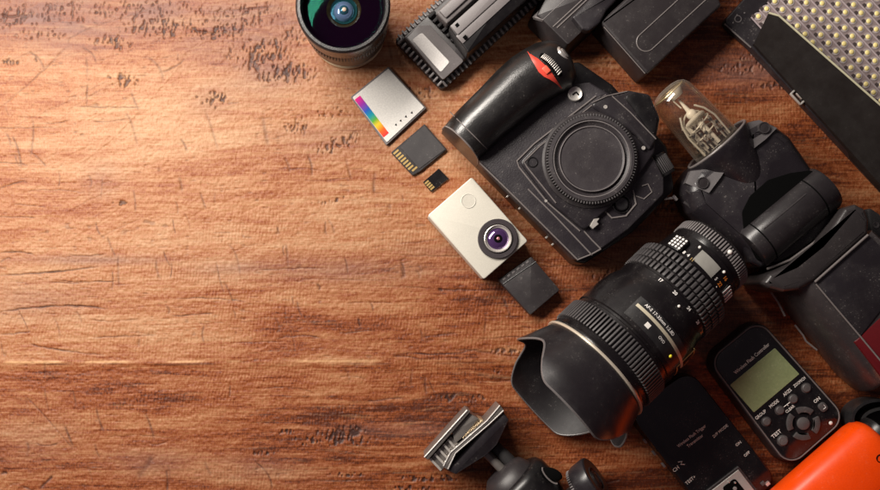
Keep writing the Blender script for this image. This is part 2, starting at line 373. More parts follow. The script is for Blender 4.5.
for k in range(70):      # fine hairline checks that run with the grain
    x = rr_.uniform(-20, 840); y = rr_.uniform(60, 488); ln = rr_.uniform(15, 80)
    crk.append((x, y, x+ln/2, y+rr_.uniform(-3, 2), x+ln, y+rr_.uniform(-4, 3), rr_.uniform(.45, .8), rr_.uniform(.4, 1.0), rr_.uniform(.45, .85)))
for k in range(26):      # pale diagonal scuffs at the left
    x = rr_.uniform(0, 260); y = rr_.uniform(40, 260); ln = rr_.uniform(25, 90)
    crk.append((x, y, x+ln*.5, y-ln*.26, x+ln, y-ln*rr_.uniform(.35, .6), .6, rr_.choice((-.3, .35)), rr_.choice((-.5, .22))))
for x0, y0, xm, ym, x1, y1, w, dp, dk in crk:
    bx0, bx1 = min(x0, xm, x1)-8, max(x0, xm, x1)+8; by0, by1 = min(y0, ym, y1)-8, max(y0, ym, y1)+8
    ia, ib = np.searchsorted(px, [bx0, bx1]); ja, jb = np.searchsorted(py, [by0, by1])
    xs = X[ja:jb, ia:ib]; ys = Y[ja:jb, ia:ib]
    if xs.size == 0: continue
    wob = (vnoise(xs, ys, 7, 7, 77, 2)-.5)*3.0
    n = 22; P = []
    cx_ = 2*xm-(x0+x1)/2; cy_ = 2*ym-(y0+y1)/2
    for t in np.linspace(0, 1, n): P.append(((1-t)**2*x0+2*t*(1-t)*cx_+t*t*x1, (1-t)**2*y0+2*t*(1-t)*cy_+t*t*y1))
    best = np.full_like(xs, 1e9); bt = np.zeros_like(xs)
    for k in range(n-1):
        (ax, ay), (bx, by) = P[k], P[k+1]; dx, dy = bx-ax, by-ay; L2 = dx*dx+dy*dy+1e-9
        t = np.clip(((xs-ax)*dx+(ys-ay)*dy)/L2, 0, 1)
        d = np.hypot(xs-ax-t*dx+wob*.35, ys-ay-t*dy+wob*.6); m = d < best
        best[m] = d[m]; bt[m] = ((k+t)/(n-1))[m]
    taper = np.clip(np.minimum(bt, 1-bt)*6+.25, 0, 1)
    g = np.exp(-(best/(w*.85))**2)*taper*(.55+.6*vnoise(xs, ys, 9, 9, 78))
    dent[ja:jb, ia:ib] += g*dp
    if dk > 0: dark[ja:jb, ia:ib] = np.maximum(dark[ja:jb, ia:ib], g*dk)
    else: dark[ja:jb, ia:ib] -= g*.25
hgt = hgt-dent
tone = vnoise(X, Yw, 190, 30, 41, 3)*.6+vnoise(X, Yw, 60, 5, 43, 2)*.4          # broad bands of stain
stain = 0*X                                                                      # grey-purple bloom near the torn patches
for cx, cy, rx, ry, st in [(50, 16, 110, 34, .9), (160, 10, 90, 30, .7), (250, 20, 90, 50, .65), (270, 70, 60, 30, .5), (215, 99, 26, 16, .35), (330, 140, 60, 16, .35), (90, 260, 90, 5, .45), (250, 268, 60, 8, .45), (30, 300, 60, 20, .3), (330, 270, 120, 14, .35),
                            (150, 462, 50, 14, .4), (250, 470, 60, 16, .3), (30, 440, 50, 30, .25), (760, 70, 60, 20, .6), (660, 260, 60, 30, .5), (700, 320, 60, 40, .5), (400, 430, 60, 6, .5), (430, 250, 40, 8, .3), (100, 180, 20, 18, .25)]:
    stain = np.maximum(stain, st*np.exp(-((X-cx)/rx)**2-((Y-cy)/ry)**2))
lit_figure = np.exp(-((X-120)/230)**2-((Y-150)/130)**2)  # pale wood figure where light is brightest, painted lighter still
tone = tone+.16*lit_figure*(.4+vnoise(X, Yw, 60, 14, 48, 2))+.07*ss(vnoise(X, Yw, 220, 50, 49, 1), .4, .8)-.24*ss(X+.6*Y, 440, 800)*(.5+vnoise(X, Yw, 90, 14, 50, 2))-.10*ss(Y, 363, 367)-.07*ss(Y, 400, 480)  # right side darkened in the colour to deepen the light's falloff
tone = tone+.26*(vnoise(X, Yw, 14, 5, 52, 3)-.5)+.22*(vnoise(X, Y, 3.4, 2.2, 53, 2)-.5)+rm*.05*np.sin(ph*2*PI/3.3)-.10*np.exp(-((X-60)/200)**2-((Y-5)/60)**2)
dark = np.maximum(dark, .5*np.exp(-((Y-(364.8-.004*X+(vnoise(X, Y, 30, 30, 16)-.5)*1.5))/.9)**2)*ss(vnoise(X, Y, 30, 20, 17, 2), .35, .6))
lightw = np.clip(-dark*3, 0, 1)
lightw = np.maximum(lightw, .7*np.exp(-((Y-(362.3-.004*X))/1.2)**2)*ss(vnoise(X, Y, 40, 20, 15, 2), .25, .5)*ss(520-X, 0, 260))  # pale line on the plank step: worn edge plus painted highlight
lightw = np.maximum(lightw, .12*ss(vnoise(X, Yw, 34, 1.6, 51, 2), .66, .82))
stain = stain*(.45+.9*vnoise(X, Yw, 40, 9, 47, 2))
ny, nx = X.shape
co = np.empty((ny*nx, 3), np.float32)
co[:, 0] = ((X-440)*S).ravel(); co[:, 1] = ((245-Y)*S).ravel(); co[:, 2] = ((hgt-.9)*S).ravel()
me = bpy.data.meshes.new('tabletop'); me.vertices.add(ny*nx); me.vertices.foreach_set('co', co.ravel())
idx = np.arange(ny*nx).reshape(ny, nx)
q = np.stack([idx[:-1, :-1], idx[1:, :-1], idx[1:, 1:], idx[:-1, 1:]], -1).reshape(-1, 4)
nf = len(q); me.loops.add(nf*4); me.polygons.add(nf)
me.loops.foreach_set('vertex_index', q.ravel().astype(np.int32))
me.polygons.foreach_set('loop_start', np.arange(0, nf*4, 4, dtype=np.int32))
me.polygons.foreach_set('use_smooth', np.ones(nf, bool))
me.update(calc_edges=True); me.validate()
at = me.color_attributes.new('wear_and_falloff', 'FLOAT_COLOR', 'POINT')
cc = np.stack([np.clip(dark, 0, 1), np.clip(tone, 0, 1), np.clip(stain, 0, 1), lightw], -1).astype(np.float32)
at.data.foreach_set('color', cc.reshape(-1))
table = bpy.data.objects.new('tabletop', me); COL.objects.link(table)
table['kind'] = 'structure'; table['label'] = 'worn orange-brown wooden tabletop with saw marks, cracks and dark pits'

m, nt, b = new_mat('worn_oiled_wood')
tc = N(nt, 'ShaderNodeTexCoord'); va = N(nt, 'ShaderNodeVertexColor'); va.layer_name = 'wear_and_falloff'
sep = N(nt, 'ShaderNodeSeparateColor'); nt.links.new(va.outputs['Color'], sep.inputs[0])
mp = N(nt, 'ShaderNodeMapping'); mp.inputs['Scale'].default_value = (40, 900, 1); mp.inputs['Rotation'].default_value = (0, 0, .03); nt.links.new(tc.outputs['Object'], mp.inputs['Vector'])
g1 = N(nt, 'ShaderNodeTexNoise', Scale=1.0, Detail=5.0, Roughness=.65, Distortion=.4); nt.links.new(mp.outputs['Vector'], g1.inputs['Vector'])
mp2 = N(nt, 'ShaderNodeMapping'); mp2.inputs['Scale'].default_value = (8, 120, 1); nt.links.new(tc.outputs['Object'], mp2.inputs['Vector'])
g2 = N(nt, 'ShaderNodeTexNoise', Scale=1.0, Detail=6.0, Roughness=.6, Distortion=.8); nt.links.new(mp2.outputs['Vector'], g2.inputs['Vector'])
mp3 = N(nt, 'ShaderNodeMapping'); mp3.inputs['Scale'].default_value = (900, 300, 1); mp3.inputs['Rotation'].default_value = (0, 0, -.15); nt.links.new(tc.outputs['Object'], mp3.inputs['Vector'])
g3 = N(nt, 'ShaderNodeTexNoise', Scale=1.0, Detail=3.0, Roughness=.7); nt.links.new(mp3.outputs['Vector'], g3.inputs['Vector'])
f = mathn(nt, 'ADD', mathn(nt, 'MULTIPLY', g1.outputs['Fac'], .34), mathn(nt, 'MULTIPLY', g2.outputs['Fac'], .30))
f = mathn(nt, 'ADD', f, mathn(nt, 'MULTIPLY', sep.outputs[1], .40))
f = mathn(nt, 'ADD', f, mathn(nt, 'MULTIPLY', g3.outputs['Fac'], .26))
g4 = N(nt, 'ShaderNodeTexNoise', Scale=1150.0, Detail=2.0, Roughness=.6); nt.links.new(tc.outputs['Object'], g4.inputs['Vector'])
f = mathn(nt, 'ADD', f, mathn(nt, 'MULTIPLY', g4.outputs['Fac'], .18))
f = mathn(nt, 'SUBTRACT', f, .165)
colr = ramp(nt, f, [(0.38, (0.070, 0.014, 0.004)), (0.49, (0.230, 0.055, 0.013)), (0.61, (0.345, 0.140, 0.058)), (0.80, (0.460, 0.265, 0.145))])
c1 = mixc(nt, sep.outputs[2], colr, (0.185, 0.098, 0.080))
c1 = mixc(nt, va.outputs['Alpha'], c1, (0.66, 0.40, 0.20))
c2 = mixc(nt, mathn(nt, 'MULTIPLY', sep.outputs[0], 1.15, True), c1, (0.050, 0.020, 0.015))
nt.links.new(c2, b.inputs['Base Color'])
r = mathn(nt, 'ADD', mathn(nt, 'MULTIPLY', g2.outputs['Fac'], .2), .42); nt.links.new(r, b.inputs['Roughness'])
b.inputs['Specular IOR Level'].default_value = 0.35
bp = N(nt, 'ShaderNodeBump', Strength=.8, Distance=.0003)
hh = mathn(nt, 'ADD', mathn(nt, 'MULTIPLY', g1.outputs['Fac'], .5), g3.outputs['Fac']); nt.links.new(hh, bp.inputs['Height'])
nt.links.new(bp.outputs['Normal'], b.inputs['Normal'])
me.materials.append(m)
# ================================================================== fisheye lens, standing on its mount
T = Thing('wide_lens', 'short wide-angle camera lens standing upright at the top edge, green-tinted bulging front glass', 'lens', 348, 32, 0)
bm = B(); prof = [(5, 32), (6, 33.5), (18, 34.5), (22, 39.5), (60, 40), (62, 41), (84, 42.5), (90, 42.5), (91, 41.5), (91, 39), (86, 37.5), (80, 37)]
lathe(bm, prof, n=96, cap1=False); barrel = T.part('barrel', bm, M['grip'], angle=40)
bm = B(); lathe(bm, [(62, 41.4), (63, 41.9), (84, 43.2), (89, 43.3), (90.5, 42.2)], n=96, cap0=False, cap1=False); T.part('front_ring', bm, plastic('ring_paint', (0.035, 0.028, 0.028), .28, 1500, .1, .12))
bm = B()
for i in range(84):
    a = 2*PI*i/84; c, s = math.cos(a), math.sin(a)
    box(bm, (40.4*c, 40.4*s, 52), (1.5, 1.6, 14), Matrix.Rotation(a, 4, 'Z'), .4)
T.part('focus_grip', bm, M['rub'])
bm = B(); lathe(bm, [(0, 34.5), (0, 37), (3, 37.6), (4.5, 37.4), (5.4, 36)], n=96, cap1=True); T.part('mount_ring', bm, M['brass'])
bm = B(); dome = [(80+7*math.cos(t), 37.5*math.sin(t)) for t in [PI/2*(1-i/14) for i in range(15)]]
lathe(bm, dome, n=96, cap0=False, cap1=False)
gm, gnt, gb = new_mat('coated_glass')
gg = N(gnt, 'ShaderNodeBsdfGlossy', Roughness=.07); gg.inputs['Color'].default_value = (.010, .075, .050, 1)
tr = N(gnt, 'ShaderNodeBsdfTransparent'); tr.inputs['Color'].default_value = (.82, .74, .86, 1)
fr = N(gnt, 'ShaderNodeLayerWeight', Blend=.28); mx = N(gnt, 'ShaderNodeMixShader')
gnt.links.new(mathn(gnt, 'ADD', mathn(gnt, 'MULTIPLY', fr.outputs['Facing'], .45), .10), mx.inputs[0])
gnt.links.new(tr.outputs[0], mx.inputs[1]); gnt.links.new(gg.outputs[0], mx.inputs[2]); gnt.links.new(mx.outputs[0], gnt.nodes['Material Output'].inputs[0])
T.part('front_glass', bm, gm, angle=80)
bm = B()
for (r0, r1, z, mi) in ((37.5, 16, 79, 0), (16, 12.5, 76, 1), (12.5, 9.5, 74, 2)):
    lathe(bm, [(z, r0), (z-3, r1)], n=64, cap0=False, cap1=False, mi=mi)
T.part('inner_baffle', bm, [plain('aubergine_baffle', (.006, .0015, .006), .8, Specular_IOR_Level=0.0), M['olive'], M['teal']])
bm = B(); lathe(bm, [(71, 9.5), (74, 8.4), (76, 5), (76.6, 0)], n=40, cap0=True, cap1=False); inner = T.part('inner_element', bm, M['blue'], angle=80)
bm = B(); lathe(bm, [(76, 4.4), (77.6, 3.6), (78, 0)], n=24, cap1=False); T.part('aperture', bm, [plain('teal_iris', (.05, .22, .24), .1, .5)], inner, angle=80)
bm = B(); ball(bm, (0.5, 0, 78), 2.0, (1, 1, .4)); T.part('centre_reflection', bm, plain('pale_core', (.85, .8, .45), .2), inner, angle=80)

# ================================================================== battery charger with two packs
T = Thing('battery_charger', 'dark grey flat battery charger with ribbed rim and pale blank label', 'charger', 465, 35, 42.5)
zc = 20
out = T.L([(394.5, 40), (442, 90), (560, -18), (514, -68)], 9)
bm = B(); prism(bm, round_poly(out, 3), 0, 9, 1.5, 2); prism(bm, round_poly(inset(out, 6), 3), 8, zc, 1.5, 2, taper=1.5)
body = T.part('body', bm, M['charcoal'])
# ribs round the skirt
bm = B(); o2 = ccw([Vector(p) for p in out])
for i in range(4):
    a, b_ = o2[i], o2[(i+1) % 4]; d = b_-a; L_ = d.length; u = d/L_; nrm = Vector((u.y, -u.x)); n = int(L_/5.4)
    for k in range(1, n):
        p = a+u*(L_*k/n)-nrm*3.0
        box(bm, (p.x, p.y, 10.5), (2.2, 6.6, 7), Matrix.Rotation(math.atan2(u.y, u.x), 4, 'Z') @ Matrix.Rotation(.35, 4, 'X'), .5)
T.part('rim_ribs', bm, M['grey'])
bm = B(); pl = [(406, 38), (418, 26), (430, 25), (464, 61), (443, 80)]
T.prism(bm, pl, zc-.5, zc+1.2, .8, 2, 2); face = T.part('face_plate', bm, M['grey'])
bm = B(); T.prism(bm, [(412, 40), (422, 32.5), (450, 62), (441, 72.5)], zc+1, zc+1.8, .4, 1, 2); T.part('label', bm, M['palelabel'], face)
bm = B()
for k in range(9):
    t = k/8; q = T.l(432+36*t, 15+38*t, zc+3); box(bm, q, (8, 3.0, 7), None, .5)
T.part('contact_fins', bm, M['matte'])
def pack(label, pts, z0, z1, mat, step=None):
    P = Thing('camera_battery', label, 'battery', pts[0][0], pts[0][1], 42.5, 'batteries sitting in the charger')
    bm = B(); P.prism(bm, pts, z0, z1, 1.6, 3, 1.5); b0 = P.part('casing', bm, mat)
    if step:
        bm = B(); P.prism(bm, step, z1-1, z1+2.5, .8, 2, 1); P.part('top_panel', bm, M['grey'], b0)
    return P
p1 = pack('mid-grey battery in the charger, the one nearer the wide lens', [(436, 13), (447, 24), (520, -42), (509, -54)], zc+.5, 40, M['grey'], [(439, 11), (446, 18), (519, -49), (512, -56)])
p2 = pack('black battery in the charger with two notched pale strips, nearer the camera body', [(449, 27), (468, 53), (548, -20), (530, -44)], zc+.5, 50, M['black'], [(450, 26), (458, 35), (538, -38), (530, -46)])
bm = B(); p2.prism(bm, [(456, 36), (463, 43.5), (543, -30), (536, -37)], 49, 51.2, .6, 2); p2.part('side_strip', bm, M['grey'])
bm = B()
for (x, y) in ((457, 25), (465, 37)): p2.prism(bm, [(x-2.2, y), (x, y+2.6), (x+2.6, y), (x+.4, y-2.6)], 50, 53.2, .3, 1)
p2.part('notch', bm, M['gap'])

# ================================================================== black charger cradle with clip
T = Thing('clip_charger', 'black camera battery charger with a rounded clip, cut off by the top edge', 'charger', 560, 20, 42.5)
bm = B(); zt = 36
top = T.L([(537.5, 15), (568, 45), (583, 30.5), (640, -22), (598, -64), (560, -30)], zt)
prism(bm, round_poly(top, [1, 2, 1, 1, 1, 1]), 0, zt, 1.2, 2, taper=5); cb = T.part('body', bm, M['charcoal'])
bm = B(); q = T.L([(537.5, 15.5), (543, 20), (600, -33), (594, -40)], zt); 
vs = [bm.verts.new((q[0].x-3, q[0].y+3, zt-6)), bm.verts.new((q[1].x, q[1].y, zt+.3)), bm.verts.new((q[2].x, q[2].y, zt+.3)), bm.verts.new((q[3].x-3, q[3].y+3, zt-6))]
vb = [bm.verts.new((v.co.x, v.co.y-2, v.co.z-3)) for v in vs]
bm.faces.new(vs); bm.faces.new(vb[::-1])
for i in range(4): bm.faces.new((vs[i], vb[i], vb[(i+1) % 4], vs[(i+1) % 4]))
T.part('bevel_strip', bm, M['grey'])
bm = B(); 
for a, c in (((553, 27), (604, -20)), ((557, 28), (606, -18))):
    tube(bm, [T.l(a[0], a[1], zt+.2), T.l(c[0], c[1], zt+.2)], .7)
T.part('seam', bm, M['edge'], cb)
bm = B(); T.prism(bm, [(572, 17), (582, 29.5), (590, 31), (600, 23), (607, 10), (630, -14), (606, -18)], zt-2, zt+9, 2, 3, [2, 2, 6, 8, 2, 1, 1]); T.part('clip', bm, M['body'])

# ================================================================== large video battery
T = Thing('video_battery', 'large black block battery with an engraved long oval, between clip charger and light panel', 'battery', 650, 60, 42.5)
zt = 42
bm = B(); T.prism(bm, [(600, 22), (647, 75), (722, 5), (700, -50), (672, -44)], 0, zt, 3.0, 4, [1.5, 3, 3, 2, 1]); vb_ = T.part('casing', bm, M['charcoal'])
bm = B()
c = T.l(646, 42, zt+.1); pts = []
for i in range(13): t = PI/2+PI*i/12; pts.append((c.x+9*math.cos(t), c.y+9*math.sin(t), zt+.15))
pts = [(c.x+110, c.y+9, zt+.15)]+pts+[(c.x+110, c.y-9, zt+.15)]
tube(bm, pts, .55); T.part('engraved_outline', bm, M['edge'], vb_)
bm = B(); a, c2 = T.l(604, 27, zt-.6), T.l(645, 73.5, zt-.6); tube(bm, [a, c2], .5); T.part('edge_seam', bm, M['edge'], vb_)

# ================================================================== LED light panel
M['leddark'] = plain('led_dark_spot', (.07, .05, .05), .6)
T = Thing('led_panel', 'black LED light panel with rows of yellow diodes and a raised flap', 'light panel', 800, 60, 42.5)
zh = 11
bm = B()
hous = T.L([(723, 22), (750, 46), (905, 213), (990, 130), (850, -70), (780, -40)], zh)
prism(bm, round_poly(hous, [6, 1, 1, 3, 3, 3]), 0, zh, 1.4, 3); T.part('housing', bm, M['body'])
zb = 13
bm = B(); T.prism(bm, [(753, 18), (771, 36), (905, 176), (985, 120), (850, -62), (800, -26)], zh-.5, zb, .6, 1, 3); board = T.part('led_board', bm, M['ledboard'])
cr = T.l(757, 24, zb); e0 = T.l(757+77, 24+81, zb)-cr; uy = -Vector((0, 1, 0))
leds = []; pit_ = 11.0
x0 = T.l(757, 20, zb)
for i in range(16):
    for j in range(22):
        x = x0.x+i*pit_*1.0+3; y = x0.y-j*pit_+2
        w = Matrix.Rotation(T.rz, 4, 'Z') @ Vector((x, y, zb))+T.org
        k = 1-zb/H; ix = NX+((w.x+440)-NX)/k; iy = NY+((245-w.y)-NY)/k
        if ix < 900 and iy > -14 and iy < 140: leds.append((x, y, ix, iy))
vis = [q for q in leds if q[2] < 884 and q[3] > -4]
vis.sort(key=lambda q: (q[2]-760)**2*.3+(q[3]-60)**2*.1)
def led_bm(bm, x, y):
    lathe(bm, [(zb-.3, 4.2), (zb+.7, 3.9), (zb+.5, 3.2)], Matrix.Translation((x, y, 0)), 12, 0, False, True)
    lathe(bm, [(zb-.2, 2.1), (zb+.75, 2.0)], Matrix.Translation((x-3.4, y+3.1, 0)), 10, 2, False, True)  # dark disc beside each diode
    ball(bm, (x+.3, y-.3, zb+.7), 2.5, (1, 1, .4), 10, 6, 1)
bm = B(); led_bm(bm, 0, 0); finish(bm, 50)
meL = bpy.data.meshes.new('led')
for v in bm.verts: v.co *= S
bm.to_mesh(meL); bm.free(); meL.materials.append(M['cup']); meL.materials.append(M['phos']); meL.materials.append(M['leddark'])
for q in vis[:100]:
    o = bpy.data.objects.new('led', meL); COL.objects.link(o); o.parent = T.o; o.location = (q[0]*S, q[1]*S, 0)
rest = vis[100:]+[q for q in leds if q not in vis]
if rest:
    bm = B()
    for q in rest: led_bm(bm, q[0], q[1])
    o = T.part('led_rows', bm, [M['cup'], M['phos'], M['leddark']], angle=50); o['kind'] = 'stuff'
bm = B()      # ridges between the rows
for i in range(17):
    a = Vector((x0.x+i*pit_-2.5, x0.y+6, zb+.2)); tube(bm, [a, a+Vector((0, -240, 0))], .8, 6)
T.part('board_ridges', bm, plastic('ridge_plastic', (.34, .28, .29), .35, 900, .2, .2), board)
# leaning flap
bm = B(); a0, a1 = T.l(749.5, 47, 3), T.l(905, 220, 3); t0, t1, t2 = T.l(768.5, 13, 46), T.l(779, 16, 48), T.l(905, 127, 48)
m0, m1 = T.l(749.5, 47, 16), T.l(909, 213, 16); m0.xy = (a0.x-.2, a0.y); m1.xy = (a1.x-.2, a1.y)
ring = [m0, m1, t2, t1, t0]
b_in = [bm.verts.new(p) for p in (a0, a1, m1, m0)]; b_out = [bm.verts.new(p+Vector((2.4, 0, 0))) for p in (a0, a1, m1, m0)]
bm.faces.new(b_in); bm.faces.new(b_out[::-1])
for i in range(4): bm.faces.new((b_in[i], b_out[i], b_out[(i+1) % 4], b_in[(i+1) % 4]))
dn = Vector((2.2, -.8, -1.2))
v1 = [bm.verts.new(p) for p in ring]; v2 = [bm.verts.new(p+dn) for p in ring]
bm.faces.new(v1); bm.faces.new(v2[::-1])
for i in range(5): bm.faces.new((v1[i], v2[i], v2[(i+1) % 5], v1[(i+1) % 5]))
fl = T.part('flap', bm, M['flap'])
bm = B(); tube(bm, [t0+Vector((0, 0, .5)), t1+Vector((0, 0, .5)), t2+Vector((0, 0, .5))], 1.0, 8); T.part('flap_edge', bm, plain('pale_edge', (.55, .52, .36), .4), fl)
bm = B(); q = T.l(797.5, 97, 10)
R_ = Matrix.Rotation(0, 4, 'Z')
for dx, dy, w, h in ((0, 7, 8, 1.8), (0, -7, 8, 1.8), (-4, 0, 1.8, 15), (2, 0, 4, 8)): box(bm, (q.x+dx, q.y+dy, 12), (w, h, 3.5), None, .6)
T.part('latch', bm, M['metal'])
bm = B()
q = T.l(738, 19, zh+.1); lathe(bm, [(zh-.2, 3.6), (zh+.35, 3.6), (zh+.35, 2.8), (zh-.2, 2.8)], Matrix.Translation((q.x, q.y, 0)), 24, cap0=False, cap1=False)
for (x, y) in ((744.5, 13), (733, 23), (737, 15)): q = T.l(x, y, zh); lathe(bm, [(zh-.2, .9), (zh+.3, .7)], Matrix.Translation((q.x, q.y, 0)), 10)
T.part('corner_screws', bm, M['grey'])
bm = B(); tube(bm, [T.l(724.5, 24, zh-1), T.l(751, 47.5, zh-1)], .8); T.part('corner_trim', bm, M['edge'])

# ================================================================== memory cards
T = Thing('memory_card', 'silver memory card with a rainbow stripe, largest of the three cards', 'memory card', 388, 105, 42.5, 'memory cards')
ctr = [(389, 68), (351.5, 97.5), (387, 144), (425.5, 107)]
bm = B(); T.prism(bm, [(388.5, 66.5), (350.5, 97), (386.5, 145.5), (426.5, 108)], 0, 3.2, .6, 1, 1); T.part('casing', bm, M['grey'])
bm = B(); T.prism(bm, [(388.5, 68.5), (352.5, 97.5), (387, 142.5), (424.5, 107.5)], 3.1, 4.2, .4, 1, 1); lab = T.part('face_plate', bm, plastic('satin_aluminium', (.70, .68, .64), .4, 900, .1, .1))
m, nt, b = new_mat('rainbow_print')
tc = N(nt, 'ShaderNodeTexCoord'); sx = N(nt, 'ShaderNodeSeparateXYZ'); nt.links.new(tc.outputs['Generated'], sx.inputs[0])
rc = ramp(nt, sx.outputs['Y'], [(0.0, (.80, .02, .03)), (.14, (.85, .12, .01)), (.28, (.85, .55, .02)), (.40, (.10, .40, .03)), (.52, (.0, .30, .35)), (.66, (.01, .10, .50)), (.82, (.28, .02, .36)), (1.0, (.80, .01, .20))])
nt.links.new(rc, b.inputs['Base Color']); b.inputs['Roughness'].default_value = .35
bm = B(); T.prism(bm, [(360, 95.5), (354.5, 99.8), (383.5, 137.5), (388.8, 133)], 4.1, 4.5, .1, 1, .5); T.part('rainbow_stripe', bm, m, lab)
bm = B()
for (x, y) in ((396, 124.5), (400.8, 120.5), (405.9, 116.4), (411.8, 112.5)):
    T.prism(bm, [(x-1.3, y+.8), (x+1.0, y+1.2), (x+.2, y-1.4)], 4.1, 4.5, .1, 1)
T.part('arrow_marks', bm, M['gap'], lab)
T = Thing('memory_card', 'dark grey memory card with eight gold contacts, between the silver and the tiny card', 'memory card', 419, 150, 42.5, 'memory cards')
bm = B(); T.prism(bm, [(424.5, 124), (447, 149.5), (420, 171.5), (412.5, 175.5), (391, 152.5)], 0, 2.8, .5, 1, .8); T.part('casing', bm, M['charcoal'])
bm = B(); T.prism(bm, [(424.5, 125.5), (445.5, 149.5), (419, 169), (400, 147)], 2.7, 3.5, .3, 1, .6); T.part('raised_face', bm, plastic('card_face', (.045, .04, .042), .5, 800, .2, .4))
for k in range(8):
    t = (k+.5)/8; x, y = 395+19.5*t, 150.5+20.5*t
    if k == 7: x += 1.5; y -= 1
    bm = B(); T.prism(bm, [(x-3.3, y+1.6), (x-2.0, y+3.1), (x+3.0, y-1.2), (x+1.7, y-2.7)], 2.7, 3.2, .1, 1, .4); T.part('gold_contact', bm, M['gold'])
T = Thing('memory_card', 'tiny black memory card with gold contacts, smallest of the three cards', 'memory card', 436, 180, 42.5, 'memory cards')
bm = B(); T.prism(bm, [(438.8, 168.5), (448.8, 178.7), (441, 184.5), (439.5, 186.5), (431.2, 192), (423, 182.2)], 0, 1.6, .3, 1, .5); T.part('casing', bm, M['gloss'])
bm = B()
for k in range(4):
    t = (k+.5)/4; x, y = 426+7.4*t, 181.2+7.8*t
    T.prism(bm, [(x-2.6, y+1.0), (x-1.5, y+2.4), (x+2.3, y-.9), (x+1.2, y-2.3)], 1.5, 1.9, .1, 1)
T.part('gold_contacts', bm, M['gold'])

# ================================================================== action camera
T = Thing('action_camera', 'small cream box-shaped action camera lying face up, round lens in one corner', 'camera', 478, 228, 42.5)
z = 27
bm = B(); T.prism(bm, [(471.8, 177), (427.5, 215.5), (484, 279.5), (528, 241)], 0, z, 1.0, 3, 2.2); T.part('body', bm, [M['cream']])
bm = B(); q = T.l(468.5, 201, z); lathe(bm, [(z-.3, 7.2), (z+.5, 7.1), (z+.5, 6.6), (z+.1, 6.4), (z+.1, 0)], Matrix.Translation((q.x, q.y, 0)), 40, cap1=False); T.part('shutter_button', bm, M['cream'])
q = T.l(498, 238.7, z+3)
mt = Matrix.Translation((q.x, q.y, 0))
bm = B(); lathe(bm, [(z-.5, 19.6), (z+2.4, 19.4), (z+3, 18.8), (z+3, 14.6), (z+1, 14)], mt, 64, cap1=True); ring = T.part('lens_ring', bm, plastic('bronze_ring', (.055, .045, .05), .35, 2000, .1, .2))
bm = B(); lathe(bm, [(z+1, 14), (z+4.5, 13.4), (z+4.8, 12.8), (z+3, 12), (z+2.6, 10.6), (z+1.8, 10.4)], mt, 64, cap0=False, cap1=False); T.part('chrome_ring', bm, M['metal'], ring)
bm = B(); lathe(bm, [(z+1.4, 10.8), (z+3.0, 9), (z+4.2, 6), (z+4.7, 3), (z+4.8, 0)], mt, 48, cap1=False); T.part('lens_glass', bm, M['iris'], ring, angle=80)
bm = B(); lathe(bm, [(z+4.4, 4.2), (z+5.2, 3.6), (z+5.2, 2.6)], mt, 32, cap0=False, cap1=True, mi=0); ball(bm, (q.x, q.y, z+5.2), 1.7, (1, 1, .5), 12, 8, 1); T.part('lens_core', bm, [M['gap'], M['pink']], ring)
# its battery
T = Thing('small_battery', 'small black square battery lying at the corner of the cream action camera', 'battery', 530, 287, 42.5)
z = 13
bm = B(); T.prism(bm, [(531.5, 256.5), (559.8, 289.8), (530.5, 315), (498, 279.8)], 0, z, .8, 2, 1.5); bt = T.part('casing', bm, M['charcoal'])
bm = B(); tube(bm, [T.l(503, 284, z+.1), T.l(536, 261.5, z+.1)], .55); T.part('seam', bm, M['black'], bt)
bm = B()
for k in range(6):
    t = .12+k*.15; q = T.l(499.5+31*t, 280.5-22.5*t, z); box(bm, (q.x, q.y-1.5, z+.1), (3.4, 2.0, .8), None, .2)
T.part('contacts', bm, M['grey'], bt)
# ================================================================== camera body lying on its back
T = Thing('digital_camera', 'black interchangeable-lens camera body lying on its back with a round cap over the mount', 'camera', 520, 175, 42.5)
zb, zf, zh = 40, 52, 57
# rear shell
bm = B(); T.prism(bm, [(447, 128), (482, 172), (572, 263.5), (580, 265), (628, 233), (668, 192), (660, 150), (607, 90), (575, 68), (530, 70)], 0, zb, 3, 3, [6, 2, 5, 5, 8, 12, 6, 6, 6, 6], zref=14); shell = T.part('rear_shell', bm, M['black'])
# front panel
bm = B(); T.prism(bm, [(476, 158), (576.5, 260.5), (600, 250), (629, 229), (664, 194), (664, 178), (655, 160), (612, 95), (590, 82), (540, 88)], zb-8, zf, 1.6, 3, [4, 4, 3, 6, 6, 4, 4, 4, 4, 4]); front = T.part('front_panel', bm, M['skin'])
bm = B()
for pts in ([(528, 189), (556, 217), (592, 255)], [(584, 231), (592, 240), (600.5, 248.5)], [(480, 163), (520, 202), (577, 259)], [(577, 260), (592, 254), (601, 249)]):
    tube(bm, [T.l(x, y, zf+.15) for x, y in pts], .75, 6)
T.part('panel_seams', bm, M['edge'], front)
# mount housing
bm = B(); T.prism(bm, [(519.5, 162), (534, 147), (602, 93), (655, 128), (655, 152), (630, 190), (600, 216), (585, 230.5), (552, 204)], zf-3, zh, 2.0, 3, [5, 3, 6, 5, 6, 20, 6, 5, 8]); house = T.part('mount_housing', bm, M['body'])
bm = B(); tube(bm, [T.l(x, y, zh+.1) for x, y in ((556, 203), (527, 167), (524, 162), (540, 146), (600, 99), (606, 95))], .7, 6)
tube(bm, [T.l(x, y, zf+.5) for x, y in ((580, 231), (548, 203), (519, 167), (517, 161), (534, 144), (596, 96))], .8, 6); T.part('housing_edge_line', bm, M['edge'], house)
